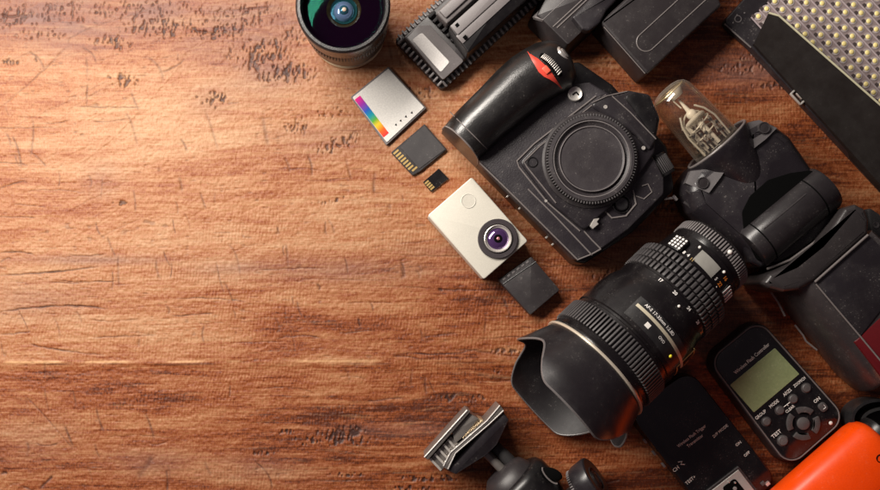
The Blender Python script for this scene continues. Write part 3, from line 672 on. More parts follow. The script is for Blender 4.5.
# prism hump
bm = B(); zp = 60
prism_o = [(588, 104), (606, 94.5), (629, 90), (650, 94), (660.5, 118), (656, 141), (650, 152), (636, 136)]
T.prism(bm, prism_o, zf-6, zp, 3.0, 3, [4, 4, 6, 6, 6, 6, 3, 3], taper=1); hump = T.part('prism_housing', bm, M['body'])
bm = B(); T.prism(bm, [(624, 96), (636, 92.5), (648, 96), (657.5, 118), (655, 136), (649, 130)], zp-.5, zp+2.2, 1.0, 2, 3); T.part('prism_cap', bm, M['black'], hump)
bm = B(); tube(bm, [T.l(x, y, zp+.4) for x, y in ((612, 96), (630, 112), (656, 139))], .6, 6); tube(bm, [T.l(x, y, zp+.4) for x, y in ((592, 103), (607, 96), (627, 91.5))], .6, 6); T.part('prism_ridge', bm, M['edge'], hump)
# mount and cap
c = T.l(591, 159.5, zh+4); mt = Matrix.Translation((c.x, c.y, 0))
bm = B(); lathe(bm, [(zh-2, 46), (zh+1.5, 45.5), (zh+3, 43.5)], mt, 96); T.part('mount_ring', bm, M['charcoal'])
bm = B(); lathe(bm, [(zh+2, 41), (zh+8, 40.5), (zh+9.4, 39.6), (zh+9.6, 37), (zh+8.8, 36.4), (zh+5.6, 32.6), (zh+5.4, 31.8), (zh+8.2, 30.8), (zh+8.6, 29.8), (zh+7.8, 28.8), (zh+7.8, 0)], mt, 128, cap1=False); cap = T.part('body_cap', bm, plastic('cap_plastic', (.045, .038, .042), .42, 900, .8, .5), angle=28)
bm = B()
for i in range(96):
    a = 2*PI*i/96; box(bm, (c.x+41.2*math.cos(a), c.y+41.2*math.sin(a), zh+5.6), (2.4, 1.35, 6), Matrix.Rotation(a, 4, 'Z'), .35)
T.part('knurling', bm, M['rub'], cap)
bm = B(); tube(bm, [Vector((c.x+35.6*math.cos(a), c.y+35.6*math.sin(a), zh+8.4)) for a in [2*PI*i/96 for i in range(97)]], .55, 6, cap=False)
tube(bm, [Vector((c.x+30.3*math.cos(a), c.y+30.3*math.sin(a), zh+8.6)) for a in [2*PI*i/96 for i in range(97)]], .45, 6, cap=False); T.part('cap_rims', bm, M['grey'], cap)
bm = B(); q = T.l(545, 141.5, zh+2)
for d in (-2, 2): box(bm, (q.x-2, q.y+d-6, zh+1.2), (6, 1.4, 1), None, .2)
T.part('index_mark', bm, M['gap'])
bm = B(); q = T.l(532.5, 162, zh+1); lathe(bm, [(zh-.3, 5.4), (zh+.8, 5.0), (zh+1, 4.2), (zh-.8, 3.8), (zh-1.0, 0)], Matrix.Translation((q.x, q.y, 0)), 32, cap1=False); T.part('preview_button', bm, M['gloss'])
def screw(x, y, z, r=2.0, mat='metal'):
    q = T.l(x, y, z); bm = B(); lathe(bm, [(z-.3, r), (z+.5, r*.95), (z+.6, r*.6), (z+.4, r*.5), (z+.4, 0)], Matrix.Translation((q.x, q.y, 0)), 20, cap1=False); return T.part('screw', bm, M[mat])
screw(605.5, 107, zp, 1.9); screw(643.5, 148, zh+3, 1.9); screw(546, 201, zf+1, 1.4)
q = T.l(575.5, 93.5, zf+4); bm = B()
mt2 = Matrix.Translation((q.x, q.y, 0)); lathe(bm, [(zf-1, 7), (zf+3, 6.8), (zf+3.6, 6.2), (zf+3.2, 5.2), (zf+2.8, 4.6)], mt2, 32); sy = T.part('flash_sync_cap', bm, M['silver'])
bm = B(); box(bm, (q.x-1, q.y+1, zf+3.3), (3.6, 1.2, 1), None, .2); box(bm, (q.x+1.5, q.y-1, zf+3.3), (1.2, 4, 1), None, .2); T.part('cap_glyph', bm, M['gap'], sy)
# lens release and switch
bm = B(); q = T.l(622, 204, zf+3); lathe(bm, [(zf-1, 9), (zf+1.4, 8.8), (zf+2, 7.8), (zf+1.0, 7), (zf+3, 6), (zf+3.4, 4.6), (zf+3.2, 0)], Matrix.Translation((q.x, q.y, 0)), 36, cap1=False); T.part('lens_release_button', bm, M['gloss'])
bm = B(); T.prism(bm, [(590, 226), (594, 219), (600, 218), (597, 222), (599, 224), (593, 229)], zh-3, zh+1, .4, 1, .5); T.part('focus_lever', bm, M['metal'])
bm = B(); tube(bm, [T.l(x, y, zf+.3) for x, y in ((604, 210), (612, 218), (626, 216), (636, 204), (633, 190))], .9, 6); tube(bm, [T.l(x, y, zf+.3) for x, y in ((636, 196), (644, 199), (652, 192), (648, 184), (642, 186))], .6, 6); T.part('side_contour', bm, M['edge'], front)
# dial at the far side
q0 = T.l(657, 159, 40); q1 = T.l(665, 172, 40); bm = B(); d = (q1-q0)
rod(bm, q0-d*.25, q1+d*.25, 9, 9, 32, bev=1.2); dial = T.part('drive_dial', bm, M['black'])
bm = B(); fr_ = frame(q0, d)
for i in range(30):
    a = 2*PI*i/30; box(bm, fr_ @ Vector((9.1*math.cos(a), 9.1*math.sin(a), d.length*.5)), (1.2, 1.0, d.length*1.1), fr_.to_3x3().to_4x4() @ Matrix.Rotation(a, 4, 'Z'), .3)
T.part('dial_ribs', bm, M['rub'], dial)
bm = B(); q = T.l(663, 199, 30); tube(bm, [q, q+Vector((8, -6, 0))], 1.4); box(bm, q+Vector((9, -7, 0)), (3, 6, 4), None, .5); T.part('strap_lug', bm, M['chrome'])
# marks along the base plate
bm = B()
for (x, y, w) in ((520, 209, 6), (508, 197, 3), (547, 238, 4), (553, 245, 4)):
    q = T.l(x, y, 26); box(bm, q+Vector((0, .8, 0)), (2.5, 1.6, w), None, .3)
# (screws sit on the lower side wall, long side parallel to it)
T.part('base_screws', bm, M['metal'])
# hand grip
bm = B(); rings = []
LR = [((443, 127), (479, 162), 74), ((446.5, 122), (485, 157), 77), ((455, 112), (497, 146), 79), ((477, 90), (522, 125), 80), ((494, 72), (544, 107), 80), ((507, 60), (559, 98), 80), ((520, 51.5), (572, 91), 79), ((532, 45), (577, 80), 76), ((543, 42), (574, 68), 70), ((551, 43.5), (567, 57), 62)]
for (a, b_, zt) in LR:
    p, q = T.l(a[0], a[1], 42), T.l(b_[0], b_[1], 46); n = 22; ring = []
    for k in range(n+1):
        t = -1+2*k/n; hh = (1-abs(t)**2.6)**(1/2.2) if abs(t) < 1 else 0
        base = p.lerp(q, (t+1)/2); ring.append(Vector((base.x, base.y, 6+(zt-6)*(.42+.58*hh) if abs(t) < 1 else 30)))
    ring = [Vector((p.x, p.y, 4))]+ring+[Vector((q.x, q.y, 4))]
    rings.append(ring)
skin(bm, rings, True, True, True); grip = T.part('hand_grip', bm, M['grip'], angle=50)
def gsurf(px, py, dz=.5):
    """point on top of the grip that shows at a picture position"""
    best = None
    z = 78
    for it in range(4):
        w = T.l(px, py, z); bd = 1e9
        for i in range(len(rings)-1):
            for k in range(1, len(rings[0])-2):
                for f1 in (0, .17, .33, .5, .67, .83):
                    v0 = rings[i][k].lerp(rings[i+1][k], f1); v1 = rings[i][k+1].lerp(rings[i+1][k+1], f1)
                    e_ = v1.xy-v0.xy; t_ = min(1, max(0, (w.xy-v0.xy).dot(e_)/(e_.length_squared+1e-9))); v = v0.lerp(v1, t_)
                    dd = (v.x-w.x)**2+(v.y-w.y)**2
                    if dd < bd: bd = dd; best = v.z
        z = best
    w = T.l(px, py, z); return Vector((w.x, w.y, z+dz))
bm = B()          # red accent: widening to a pad and tapering again
ctl = [((527, 51.5), (528, 52.5)), ((533, 56), (531.5, 60)), ((538, 59), (535, 65.5)), ((544, 64.5), (538.5, 72)), ((549, 69.5), (544, 77)), ((553, 75), (549.5, 79.5)), ((557.5, 82), (556.5, 84)), ((562, 88.5), (561.5, 89))]
rr = [[gsurf(a[0], a[1], 1.0), gsurf((a[0]+b_[0])/2, (a[1]+b_[1])/2, 1.6), gsurf(b_[0], b_[1], 1.0), gsurf(b_[0], b_[1], -2), gsurf(a[0], a[1], -2)] for a, b_ in ctl]
skin(bm, rr); T.part('red_accent', bm, M['red'], grip)
bm = B(); a, b_ = gsurf(544.5, 67, 2.0), gsurf(549, 72, 2.0)
box(bm, (a+b_)/2+Vector((-1, 0, 0)), (5.5, 7, 1.6), None, .7); T.part('red_button', bm, plain('red_pad', (.75, .12, .07), .35), grip)
bm = B(); pts = [gsurf(540.5+20*t, 55+21*t-3*math.sin(PI*t), .3) for t in [i/8 for i in range(9)]]
tube(bm, pts, [2.0]+[3.4]*7+[2.0], 8); sd = T.part('command_dial_slot', bm, M['gap'], grip)
bm = B()
for i in range(13):
    t = .06+i/13*.92; q = gsurf(541.5+19.5*t, 56+20.5*t-3*math.sin(PI*t), 2.8); box(bm, q, (5.0, 1.0, 2.4), Matrix.Rotation(.1, 4, 'Z'), .25)
T.part('command_dial_ribs', bm, M['metal'], grip)
bm = B(); q = T.l(563, 54, 68); fr_ = frame(q+Vector((-5, 0, -3)), (1, -.10, .55)); lathe(bm, [(-5, 10), (4, 10), (7, 9), (8, 7.6), (7.2, 6.6), (8.6, 5.4), (9.2, 3), (9.2, 0)], fr_, 36, cap1=False); T.part('shutter_button', bm, M['chrome'])
bm = B()
for pr in (((450, 112), (487, 149)), ((463, 134), (478, 160))):
    pts = [gsurf(pr[0][0]+(pr[1][0]-pr[0][0])*t, pr[0][1]+(pr[1][1]-pr[0][1])*t, .05) for t in [i/10 for i in range(11)]]
    if pr[0][0] == 450: tube(bm, pts, .5, 6)
T.part('grip_seam', bm, M['edge'], grip)
bm = B(); tube(bm, [rings[0][k]+Vector((0, 0, 0)) for k in range(1, len(rings[0])-1)], .8, 6); T.part('grip_rim', bm, M['edge'], grip)

# ================================================================== zoom lens lying on its side
T = Thing('zoom_lens', 'large black zoom lens lying on its side with a petal-shaped hood', 'lens', 594, 368, 42.5)
c0 = T.l(594, 368, 66); TM = Matrix.Translation((c0.x, c0.y, 66)) @ Matrix.Rotation(math.radians(8.5), 4, 'Y')
AX = TM @ Matrix.Rotation(PI/2, 4, 'Y')      # local z of AX runs along the lens axis to the rear
def cylp(s, th, r): return TM @ Vector((s, -r*math.cos(th), r*math.sin(th)))   # th 0 = lower right side, 90 = top, 180 = upper left
def bt(bm, prof, n=96, mi=0): lathe(bm, prof, AX, n, mi)
bm = B(); bt(bm, [(-4, 55), (0, 57), (3, 57.6), (5, 57), (6, 56.4), (34, 56.0), (35, 54.6), (37, 54.6), (38, 56), (60, 55.4), (74, 53.5), (82, 50.5), (86, 49.6), (92, 49.6), (93, 48.4), (122, 47), (123, 44), (128, 42.6), (146, 41), (147, 38.5), (152, 39.6), (164, 39.6), (166, 38.4), (166.5, 30)])
lb = T.part('barrel', bm, M['lens'], angle=38)
bm = B(); bt(bm, [(-1.4, 56.4), (-1.4, 58.6), (-.2, 59.3), (1.0, 58.9), (1.6, 57)]); T.part('gold_ring', bm, plain('champagne_ring', (.70, .62, .50), .28, .5), angle=30)
def ribs(s0, s1, r, n, w, h, rows=1, gapf=.86, mat='rub', name='focus_ring'):
    bm = B()
    for j in range(rows):
        a = s0+(s1-s0)*j/rows; b_ = s0+(s1-s0)*(j+1)/rows; mid = (a+b_)/2; ln = (b_-a)*gapf
        for i in range(n):
            th = 2*PI*i/n
            X_ = TM.to_3x3().to_4x4() @ Matrix.Rotation(th-PI/2, 4, 'X')
            rot = TM.to_3x3().to_4x4() @ Matrix(((1, 0, 0, 0), (0, -math.sin(th), -math.cos(th), 0), (0, -math.cos(th)*-1*-1, math.sin(th), 0), (0, 0, 0, 1)))
            # orthonormal frame: x along axis, y tangential, z radial
            rad = Vector((0, -math.cos(th), math.sin(th))); tan = Vector((0, -rad.z, rad.y))
            rot = TM.to_3x3().to_4x4() @ Matrix(((1, 0, 0, 0), (0, tan.y, rad.y, 0), (0, tan.z, rad.z, 0), (0, 0, 0, 1)))
            box(bm, cylp(mid, th, r+h/2), (ln, w, h*1.6), rot, min(w, h)*.22)
    return T.part(name, bm, M[mat])
ribs(10, 31, 56.4, 92, 1.9, 1.6, 1, .96, name='focus_ring')
ribs(94, 121, 48.0, 60, 2.9, 2.0, 3, .84, name='zoom_ring')
ribs(153, 163, 39.4, 80, 1.5, 1.0, 1, 1.0, mat='grey', name='rear_knurl')
# hood
def hoodL(th):
    a = abs(math.degrees(th) % 180-90)      # 0 at top and bottom, 90 at the sides
    f_ = lambda x, u, v: (lambda t: t*t*(3-2*t))(min(1, max(0, (x-u)/(v-u))))
    return 57-31*f_(a, 24, 60)+8*f_(a, 60, 86)
def hoodr(s): return 56.6+max(0, -s)*.36 if s > -40 else 56.6+14.4+(-s-40)*.12
bm = B(); n = 144; m_ = 12; outer = []; inner = []
for i in range(n):
    th = 2*PI*i/n; Lh = hoodL(th)
    outer.append([cylp(2-(Lh+2)*j/m_, th, hoodr(2-(Lh+2)*j/m_)) for j in range(m_+1)])
    inner.append([cylp(2-(Lh+2)*j/m_, th, hoodr(2-(Lh+2)*j/m_)-2.2) for j in range(m_+1)])
prof = [[outer[i][j] for i in range(n)] for j in range(m_+1)]+[[inner[i][j] for i in range(n)] for j in range(m_, -1, -1)]
vs = skin(bm, prof, False, False)
bm.faces.ensure_lookup_table()
for i_, f in enumerate(bm.faces): f.material_index = 1 if i_ >= n*(m_+1) else 0
hood = T.part('lens_hood', bm, [M['hood'], M['hoodin']], angle=40)
bm = B(); n2 = 144; tp = [cylp(-hoodL(2*PI*i/n2)+.2, 2*PI*i/n2, hoodr(-hoodL(2*PI*i/n2))-1.0) for i in range(n2+1)]
tube(bm, tp, 1.15, 6, cap=False); T.part('hood_rim', bm, plastic('hood_rim_grey', (.10, .09, .09), .3, 900, .1, .3), hood)  # paler grey along the front rim of the hood
bm = B(); bt(bm, [(-8, 54.5), (-6, 50), (-5.5, 46)]); fg = T.part('filter_ring', bm, M['gloss'])
bm = B(); lathe(bm, [(-5, 47), (-9, 36), (-12, 20), (-13, 0)], AX, 64, cap1=False); T.part('front_glass', bm, plain('dark_front_glass', (.01, .006, .014), .05), fg, angle=80)
# printing wrapped round the barrel
def wrap(name, s, size, s_pos, th_deg, r, mat, bold=.01, parent=None):
    bm = text_bm(s, size, bold)
    for v in bm.verts:
        u, w = v.co.x, v.co.y
        v.co = cylp(s_pos+w, math.radians(th_deg)-u/r, r+.3)
    o = T.part(name, bm, mat, parent); return o
def band(name, s0, s1, a0, a1, r, mat, h=.5, parent=None):
    bm = B(); n = 30; rings_ = []
    for i in range(n+1):
        th = math.radians(a0+(a1-a0)*i/n)
        rings_.append([cylp(s0, th, r), cylp(s0, th, r+h), cylp(s1, th, r+h), cylp(s1, th, r)])
    skin(bm, rings_); return T.part(name, bm, mat, parent, angle=60)
npl = band('name_plate', 42, 64, 118, 42, 55.4, M['black'], .7)
band('name_plate_line', 54, 57, 115, 25, 55.6, plain('pale_gold_line', (.62, .56, .42), .35, .3), .9, npl)
wrap('name_text', 'AF-S 17-35mm 1:2.8D', 4.2, 60.5, 90, 56.2, M['palelabel'], .05, npl)
band('focus_scale_mark', 46, 50.5, 97, 92, 56.0, M['white'], .5, npl)
wrap('distance_symbol', 'OVO', 3.8, 49, 76, 56.3, M['palelabel'], .04, npl)
bm = B(); ball(bm, cylp(47.5, math.radians(56), 56.0), 1.7, mi=0); T.part('yellow_dot', bm, M['yellow'])
wrap('plate_text', 'ED', 7.5, 62, 20, 55.8, M['gold'], .1)
bm = B()
for a0, a1, s0, s1 in ((34, 34, 50, 74), (4, 34, 50, 50), (4, 34, 74, 74)):
    tube(bm, [cylp(s0+(s1-s0)*t, math.radians(a0+(a1-a0)*t), 55.6 if s0 < 60 else 54.6) for t in [k/6 for k in range(7)]], .6, 6)
T.part('plate_outline', bm, M['gold'])
for k, (tx, a) in enumerate((('17', 118), ('20', 98), ('24', 76), ('28', 56), ('35', 38))): wrap('zoom_number', tx, 4.4, 89.4, a, 49.9, M['palelabel'] if k < 4 else M['orangeprint'], .12)
bm = B(); q = cylp(83, math.radians(86), 52); ball(bm, q, 1.4); T.part('index_mark', bm, M['white'])
band('distance_window', 127, 140, 112, 80, 42.0, plain('pale_scale_window', (.34, .33, .30), .12, .2), 1.1)
wrap('aperture_numbers', '22', 5.2, 130, 66, 43.4, M['orangeprint'], .1); wrap('aperture_numbers', '16', 5.0, 138, 66, 42.8, M['orangeprint'], .1)
wrap('aperture_numbers', '5', 4.6, 130, 75, 43.4, M['palelabel'], .1); wrap('aperture_numbers', '8  4', 4.6, 127, 122, 43.8, M['palelabel'], .1); wrap('aperture_numbers', '11', 4.2, 126, 112, 43.8, M['gold'], .1)
for (s_, a) in ((141, 117), (141, 73), (126, 66)):
    bm = B(); ball(bm, cylp(s_, math.radians(a), 41.9), 1.5); T.part('index_dot', bm, M['white'])
for k in range(4): band('scale_bar', 129, 139, 52-6.5*k, 49.5-6.5*k, 42.6, M['palelabel'], .6)
bm = B(); ball(bm, cylp(158, math.radians(86), 40.6), 2.3); T.part('mount_index_dot', bm, M['white'])
bm = B(); rad = Vector((0, -math.cos(math.radians(138)), math.sin(math.radians(138)))); tan = Vector((0, -rad.z, rad.y))
rot = TM.to_3x3().to_4x4() @ Matrix(((1, 0, 0, 0), (0, tan.y, rad.y, 0), (0, tan.z, rad.z, 0), (0, 0, 0, 1)))
box(bm, cylp(131, math.radians(138), 44), (16, 14, 8), rot, 1.6); kb = T.part('aperture_lock', bm, M['black'])
bm = B()
for i in range(4):
    for j in range(4): box(bm, cylp(126+i*3.2, math.radians(130.5+j*4.6), 48.2), (2.2, 2.4, 1.4), rot, .4)
T.part('lock_studs', bm, M['palelabel'], kb)

# ================================================================== bare-bulb flash
T = Thing('bare_bulb_flash', 'black studio flash with a bare glass bulb, tilting head and battery pack body', 'flash', 790, 240, 42.5)
# long axis of the unit runs to the lower right: local -y ; x = across
zt = 52
bm = B()
head = [(693, 168), (684, 181), (683.5, 194), (692, 212), (722, 239), (748, 263), (760, 267), (775, 257), (833, 206), (831, 192), (791, 135), (775, 123), (758, 118), (743, 124)]
q = round_poly(T.L(head, zt-8), 7)
rings_ = [(0, 5), (6, 0), (zt-22, 0), (zt-15, .8), (zt-9, 2.6), (zt-4.5, 5.5), (zt-1.5, 9), (zt, 13)]
skin(bm, [[Vector((p.x, p.y, z)) for p in (inset(q, i) if i else ccw(q))] for z, i in rings_]); head_o = T.part('head_housing', bm, M['flash'], angle=42)
# conical collar flaring towards the bulb
cA = T.l(716.5, 144.5, 36); dA = Vector((0.0, 1.0, 0.04)).normalized(); fr_ = frame(cA, dA)
bm = B(); prof = [(-62, 12), (-44, 20), (-26, 26), (-10, 31.5), (-2, 34), (0, 34.2), (0, 31), (-4, 28), (-14, 26)]
lathe(bm, prof, fr_ @ Matrix.Translation((0, 0, 0)), 72, cap1=True); col = T.part('bulb_collar', bm, M['flash'], head_o, angle=30)
bm = B(); tube(bm, [fr_ @ Vector((33.2*math.cos(2*PI*k/72), 33.2*math.sin(2*PI*k/72), 0)) for k in range(73)], 1.3, 8, cap=False); T.part('collar_lip', bm, M['edge'], col)
# facets left and right of the collar, with round plugs
bm = B()
def slab(bm, pts, z0, tk=2.0):
    v = [T.l(x, y, z) for x, y, z in pts]; a = [bm.verts.new(p) for p in v]; b_ = [bm.verts.new(p-Vector((0, 0, tk))) for p in v]
    bm.faces.new(a); bm.faces.new(b_[::-1]); k = len(a)
    for i in range(k): bm.faces.new((a[i], b_[i], b_[(i+1) % k], a[(i+1) % k]))
slab(bm, [(690.5, 171, 47), (727, 167.5, 54), (721, 177, 55.5), (709, 193, 55), (685.5, 183, 48)], 0, 8)
slab(bm, [(746, 123, 47), (759, 120, 47), (777, 128, 53), (766, 139, 55.5), (748, 153, 55.5)], 0, 8)
T.part('front_facets', bm, plastic('flash_facet_lit', (.085, .075, .078), .38, 1900, .35, .35), head_o)  # lighter than the housing, painting the light the facets catch
for (x, y) in ((702.5, 183), (763.5, 128)):
    bm = B(); q = T.l(x, y, 53); lathe(bm, [(50, 5.4), (55.6, 5.4), (55.6, 4.6), (55.0, 4.4), (55.3, 0)], Matrix.Translation((q.x, q.y, 0)), 32, cap1=False); T.part('screw_plug', bm, M['charcoal'], head_o)
# side rails
bm = B()
for off, pts in ((0, ((686, 190), (699, 200), (724, 226), (749, 255), (752, 262))), (0, ((684, 202), (700, 214), (728, 243), (748, 262)))):
    tube(bm, [T.l(x, y, 46-(8 if pts[0][0] == 684 else 0)) for x, y in pts], 1.3, 8)
T.part('side_rails', bm, M['charcoal'], head_o)
# hinge: flat black sheet painting the scoop's shade, round barrel
bm = B(); T.prism(bm, [(744, 232), (742, 212), (750, 196), (768, 180), (790, 173), (812, 170), (824, 180), (828, 200), (770, 258), (758, 262)], zt-1, zt+.8, .3, 1, 8); T.part('hinge_recess_shade', bm, M['gap'], head_o)
h0, h1 = T.l(748, 250, 40), T.l(825, 186, 40); bm = B(); rod(bm, h0, h1, 24, 24, 64, bev=4); hb = T.part('hinge_barrel', bm, plastic('hinge_paint', (.022, .018, .020), .30, 1900, .35, .3), angle=30)
bm = B(); fr_ = frame(h0, h1-h0); Lh = (h1-h0).length
for t in (.13, .80):
    lathe(bm, [(Lh*t, 24.1), (Lh*t+.1, 24.25), (Lh*t+1.3, 24.25), (Lh*t+1.4, 24.1)], fr_, 64, cap0=False, cap1=False)
T.part('hinge_grooves', bm, M['gap'], hb)
bm = B(); a, b_ = T.l(767, 236, 62), T.l(811, 199, 62)
u = (b_-a); cc_ = (a+b_)/2
for p0, p1 in ((T.l(764, 229, 62), T.l(806, 194, 62)), (T.l(773, 238, 58), T.l(815, 203, 58)), (T.l(764, 229, 62), T.l(773, 238, 58)), (T.l(806, 194, 62), T.l(815, 203, 58))): tube(bm, [p0, p1], .7, 6)
T.part('hinge_label_frame', bm, M['charcoal'], hb)
bm = B()
T.prism(bm, [(741, 243), (750, 238), (764, 252), (775, 257), (762, 268), (750, 263)], 8, 50, 4, 4, 4); T.part('yoke_arm', bm, M['flash'], head_o, angle=45); bm = B(); T.prism(bm, [(815, 178), (824, 172), (834, 190), (834, 206), (827, 210), (819, 196)], 8, 50, 4, 4, 4)
T.part('yoke_arm', bm, M['flash'], head_o, angle=45)
# turntable disc
bm = B(); prism(bm, round_poly(T.L([(767, 268), (800, 252), (828, 228), (842, 208), (820, 196), (790, 212), (770, 240)], 44), 8), 6, 44, 2, 3); T.part('swivel_disc', bm, M['flash'])
bm = B(); tube(bm, [T.l(x, y, 47) for x, y in ((767, 269), (790, 260), (815, 242), (834, 222), (843, 209))], 1.2, 8); T.part('swivel_rim', bm, M['edge'])
# bulb
bv = Vector((-.013, 1.0, .03)).normalized()
g0 = T.l(715.5, 144, 38); fr_ = frame(g0, bv)
bm = B(); outp = [(-6, 24), (4, 24), (30, 22.7), (54, 21.6), (62, 20.6), (67, 18.3), (70, 14), (71.6, 8), (72.2, 0)]
inp = [(70.6, 0), (70, 7.6), (68.6, 13.2), (65.8, 17.2), (61.4, 19.2), (53.6, 20.2), (30, 21), (4, 22.5), (-6, 22.5)]
lathe(bm, outp+inp, fr_, 64, cap0=False, cap1=False); bulb = T.part('glass_dome', bm, M['glass'], angle=50)
bm = B(); tube(bm, [fr_ @ Vector((16.2*math.cos(2*PI*k/48), 16.2*math.sin(2*PI*k/48), 66.2)) for k in range(49)], .7, 8, cap=False); T.part('dome_rim', bm, plain('amber_rim', (.62, .50, .28), .2, .4), bulb)
bm = B(); Lp = lambda x, y, z: fr_ @ Vector((x, y, z))
u3 = []
R3 = 10.5
for k in range(25):
    a = 2*PI*k/24*.86+.3; u3.append(Lp(R3*math.cos(a), R3*math.sin(a), 30+3*math.sin(a)))
tube(bm, [Lp(R3*math.cos(.3), R3*math.sin(.3), 2)]+u3+[Lp(R3*math.cos(.3+2*PI*.86), R3*math.sin(.3+2*PI*.86), 2)], 2.3, 10)
for sgn in (-1, 1): tube(bm, [Lp(16*sgn, 4, -2), Lp(17*sgn, 5, 22), Lp(14*sgn, 4, 34), Lp(9*sgn, 3, 42)], 1.0, 8)
tube(bm, [Lp(14*math.cos(a), 10*math.sin(a), 12+a*1.6) for a in [k*.4 for k in range(40)]][:32], .8, 6)
fx = []
for k in range(17):
    a = PI*k/16; fx.append(Lp(13*math.cos(a), -2+2*math.sin(a), 22+18*math.sin(a)))
tube(bm, [Lp(13, -2, 0)]+fx+[Lp(-13, -2, 0)], .9, 8)
T.part('flash_tube', bm, M['tube'], bulb)
bm = B(); rod(bm, Lp(-1, 5, 0), Lp(-1, 4, 34), 3.4, 3.2, 20); ball(bm, Lp(-1, 4, 37), 5.2, (1, 1, .8)); rod(bm, Lp(-1, 4, 38), Lp(-2, 2, 56), 2.8, .8, 12); rod(bm, Lp(-3, 3, 58), Lp(-3, 3, 66), 6, 9, 20)
rod(bm, Lp(2, 3, 48), Lp(3, 3, 58), .7, .7, 8); T.part('modelling_lamp', bm, plain('ceramic', (.92, .88, .80), .3), bulb)
bm = B()
for x, y, hgt_ in ((12, 6, 24), (7, 9, 20), (-9, 9, 26), (-14, 4, 18), (16, 1, 20), (3, 11, 18)):
    rod(bm, Lp(x, y, -2), Lp(x, y, hgt_), .9, .9, 8, 0)
    for t in (.3, .55, .8): rod(bm, Lp(x, y, hgt_*t), Lp(x, y, hgt_*t+2.4), 1.7, 1.7, 10, 1 if t != .55 else 0)
for k in range(6):
    a = k*1.05; tube(bm, [Lp(12*math.cos(a), 8*math.sin(a)+2, 8), Lp(14*math.cos(a+.5), 9*math.sin(a+.5)+3, 18+3*k % 7), Lp(9*math.cos(a+1), 8*math.sin(a+1)+3, 28)], .45, 6)
T.part('bulb_wires', bm, [M['chrome'], M['matte']], bulb)
bm = B(); lathe(bm, [(-8, 22), (-2, 22), (-1, 20), (-1, 0)], fr_, 48, cap1=False); T.part('bulb_socket', bm, M['matte'], bulb)
# body
zb2 = 62
bm = B()
cres = [(763, 283), (770, 274), (795, 263), (820, 243), (836, 222), (845, 208), (856, 204), (866, 209), (870, 220), (869, 234), (814, 282), (800, 290), (784, 292), (770, 288)]
T.prism(bm, cres, 4, zb2+3, 5, 5, 3); T.part('swivel_cover', bm, plastic('cover_lit', (.045, .039, .040), .30, 1700, .5, .4))  # paler than the head: its brighter lighting is put into the colour
bm = B()          # pack: rounded shoulder on the lower left, flat dark top
def pr_(x, y, z): return T.l(x, y, z)
secs = []
for (xl, yl, xr, yr, xf, yf) in ((771, 288, 813, 280, 872, 232), (800, 326, 836, 307, 900, 258), (840, 376, 870, 350, 930, 300), (856, 390, 885, 370, 950, 322)):
    a = pr_(xl, yl, 14); r = pr_(xr, yr, zb2); f_ = pr_(xf, yf, zb2)
    ring = [Vector((a.x+2, a.y, 0)), Vector((a.x-0, a.y, 12))]
    for k in range(1, 9):
        t = PI/2*k/8; ring.append(Vector((a.x+(r.x-a.x)*(1-math.cos(t)), a.y+(r.y-a.y)*(1-math.cos(t)), 14+(zb2-14)*math.sin(t))))
    ring += [Vector((f_.x, f_.y, zb2)), Vector((f_.x+3, f_.y, zb2-4)), Vector((f_.x+3, f_.y, 0))]
    secs.append(ring)
e = secs[-1]; cen = sum(e, Vector())/len(e); secs.append([v+(cen-v)*.10+Vector((0, -4, 0)) for v in e])
skin(bm, secs); pk = T.part('pack_body', bm, plastic('pack_paint', (.040, .033, .034), .30, 1500, .5, .5), angle=40)
bm = B(); T.prism(bm, [(814, 282), (869, 235), (880, 246), (905, 280), (860, 337)], zb2-1, zb2+1.6, .8, 2, 1); T.part('top_plate', bm, M['body'])
bm = B(); tube(bm, [T.l(x, y, zb2+1.8) for x, y in ((816, 284), (837, 309), (860, 336), (890, 372))], .8, 8); tube(bm, [T.l(x, y, zb2+3.6) for x, y in ((815, 282), (842, 258), (868, 235))], 1.2, 8); T.part('ridge_highlight', bm, M['edge'])  # pale tubes paint the light along the pack ridge and cover edge
bm = B(); tube(bm, [T.l(x, y, 22) for x, y in ((768, 288), (778, 302), (785, 316))], 1.1, 6); tube(bm, [T.l(x, y, 14) for x, y in ((795, 325), (803, 335), (806, 341), (817, 350))], 1.0, 6); T.part('edge_glints', bm, M['edge'])  # thin pale tubes drawn as glints along the lower casing edge
bm = B(); T.prism(bm, [(855, 342), (861, 336.5), (893, 306), (905, 395), (886, 382)], zb2-6, zb2+1.2, 1, 2, 1); T.part('infrared_window', bm, M['redwin'])
bm = B(); q = T.l(872, 252, 30); prism(bm, round_poly(T.L([(866, 205), (880, 214), (905, 240), (900, 256), (872, 236)], 32), 3), 0, 32, 2, 2); T.part('side_terminal', bm, M['matte'])
bm = B(); q = T.l(876, 225, 32); lathe(bm, [(31, 3.4), (32.6, 3.2), (32.4, 2.2), (31.6, 0)], Matrix.Translation((q.x, q.y, 0)), 20, cap1=False); T.part('socket', bm, M['charcoal'])

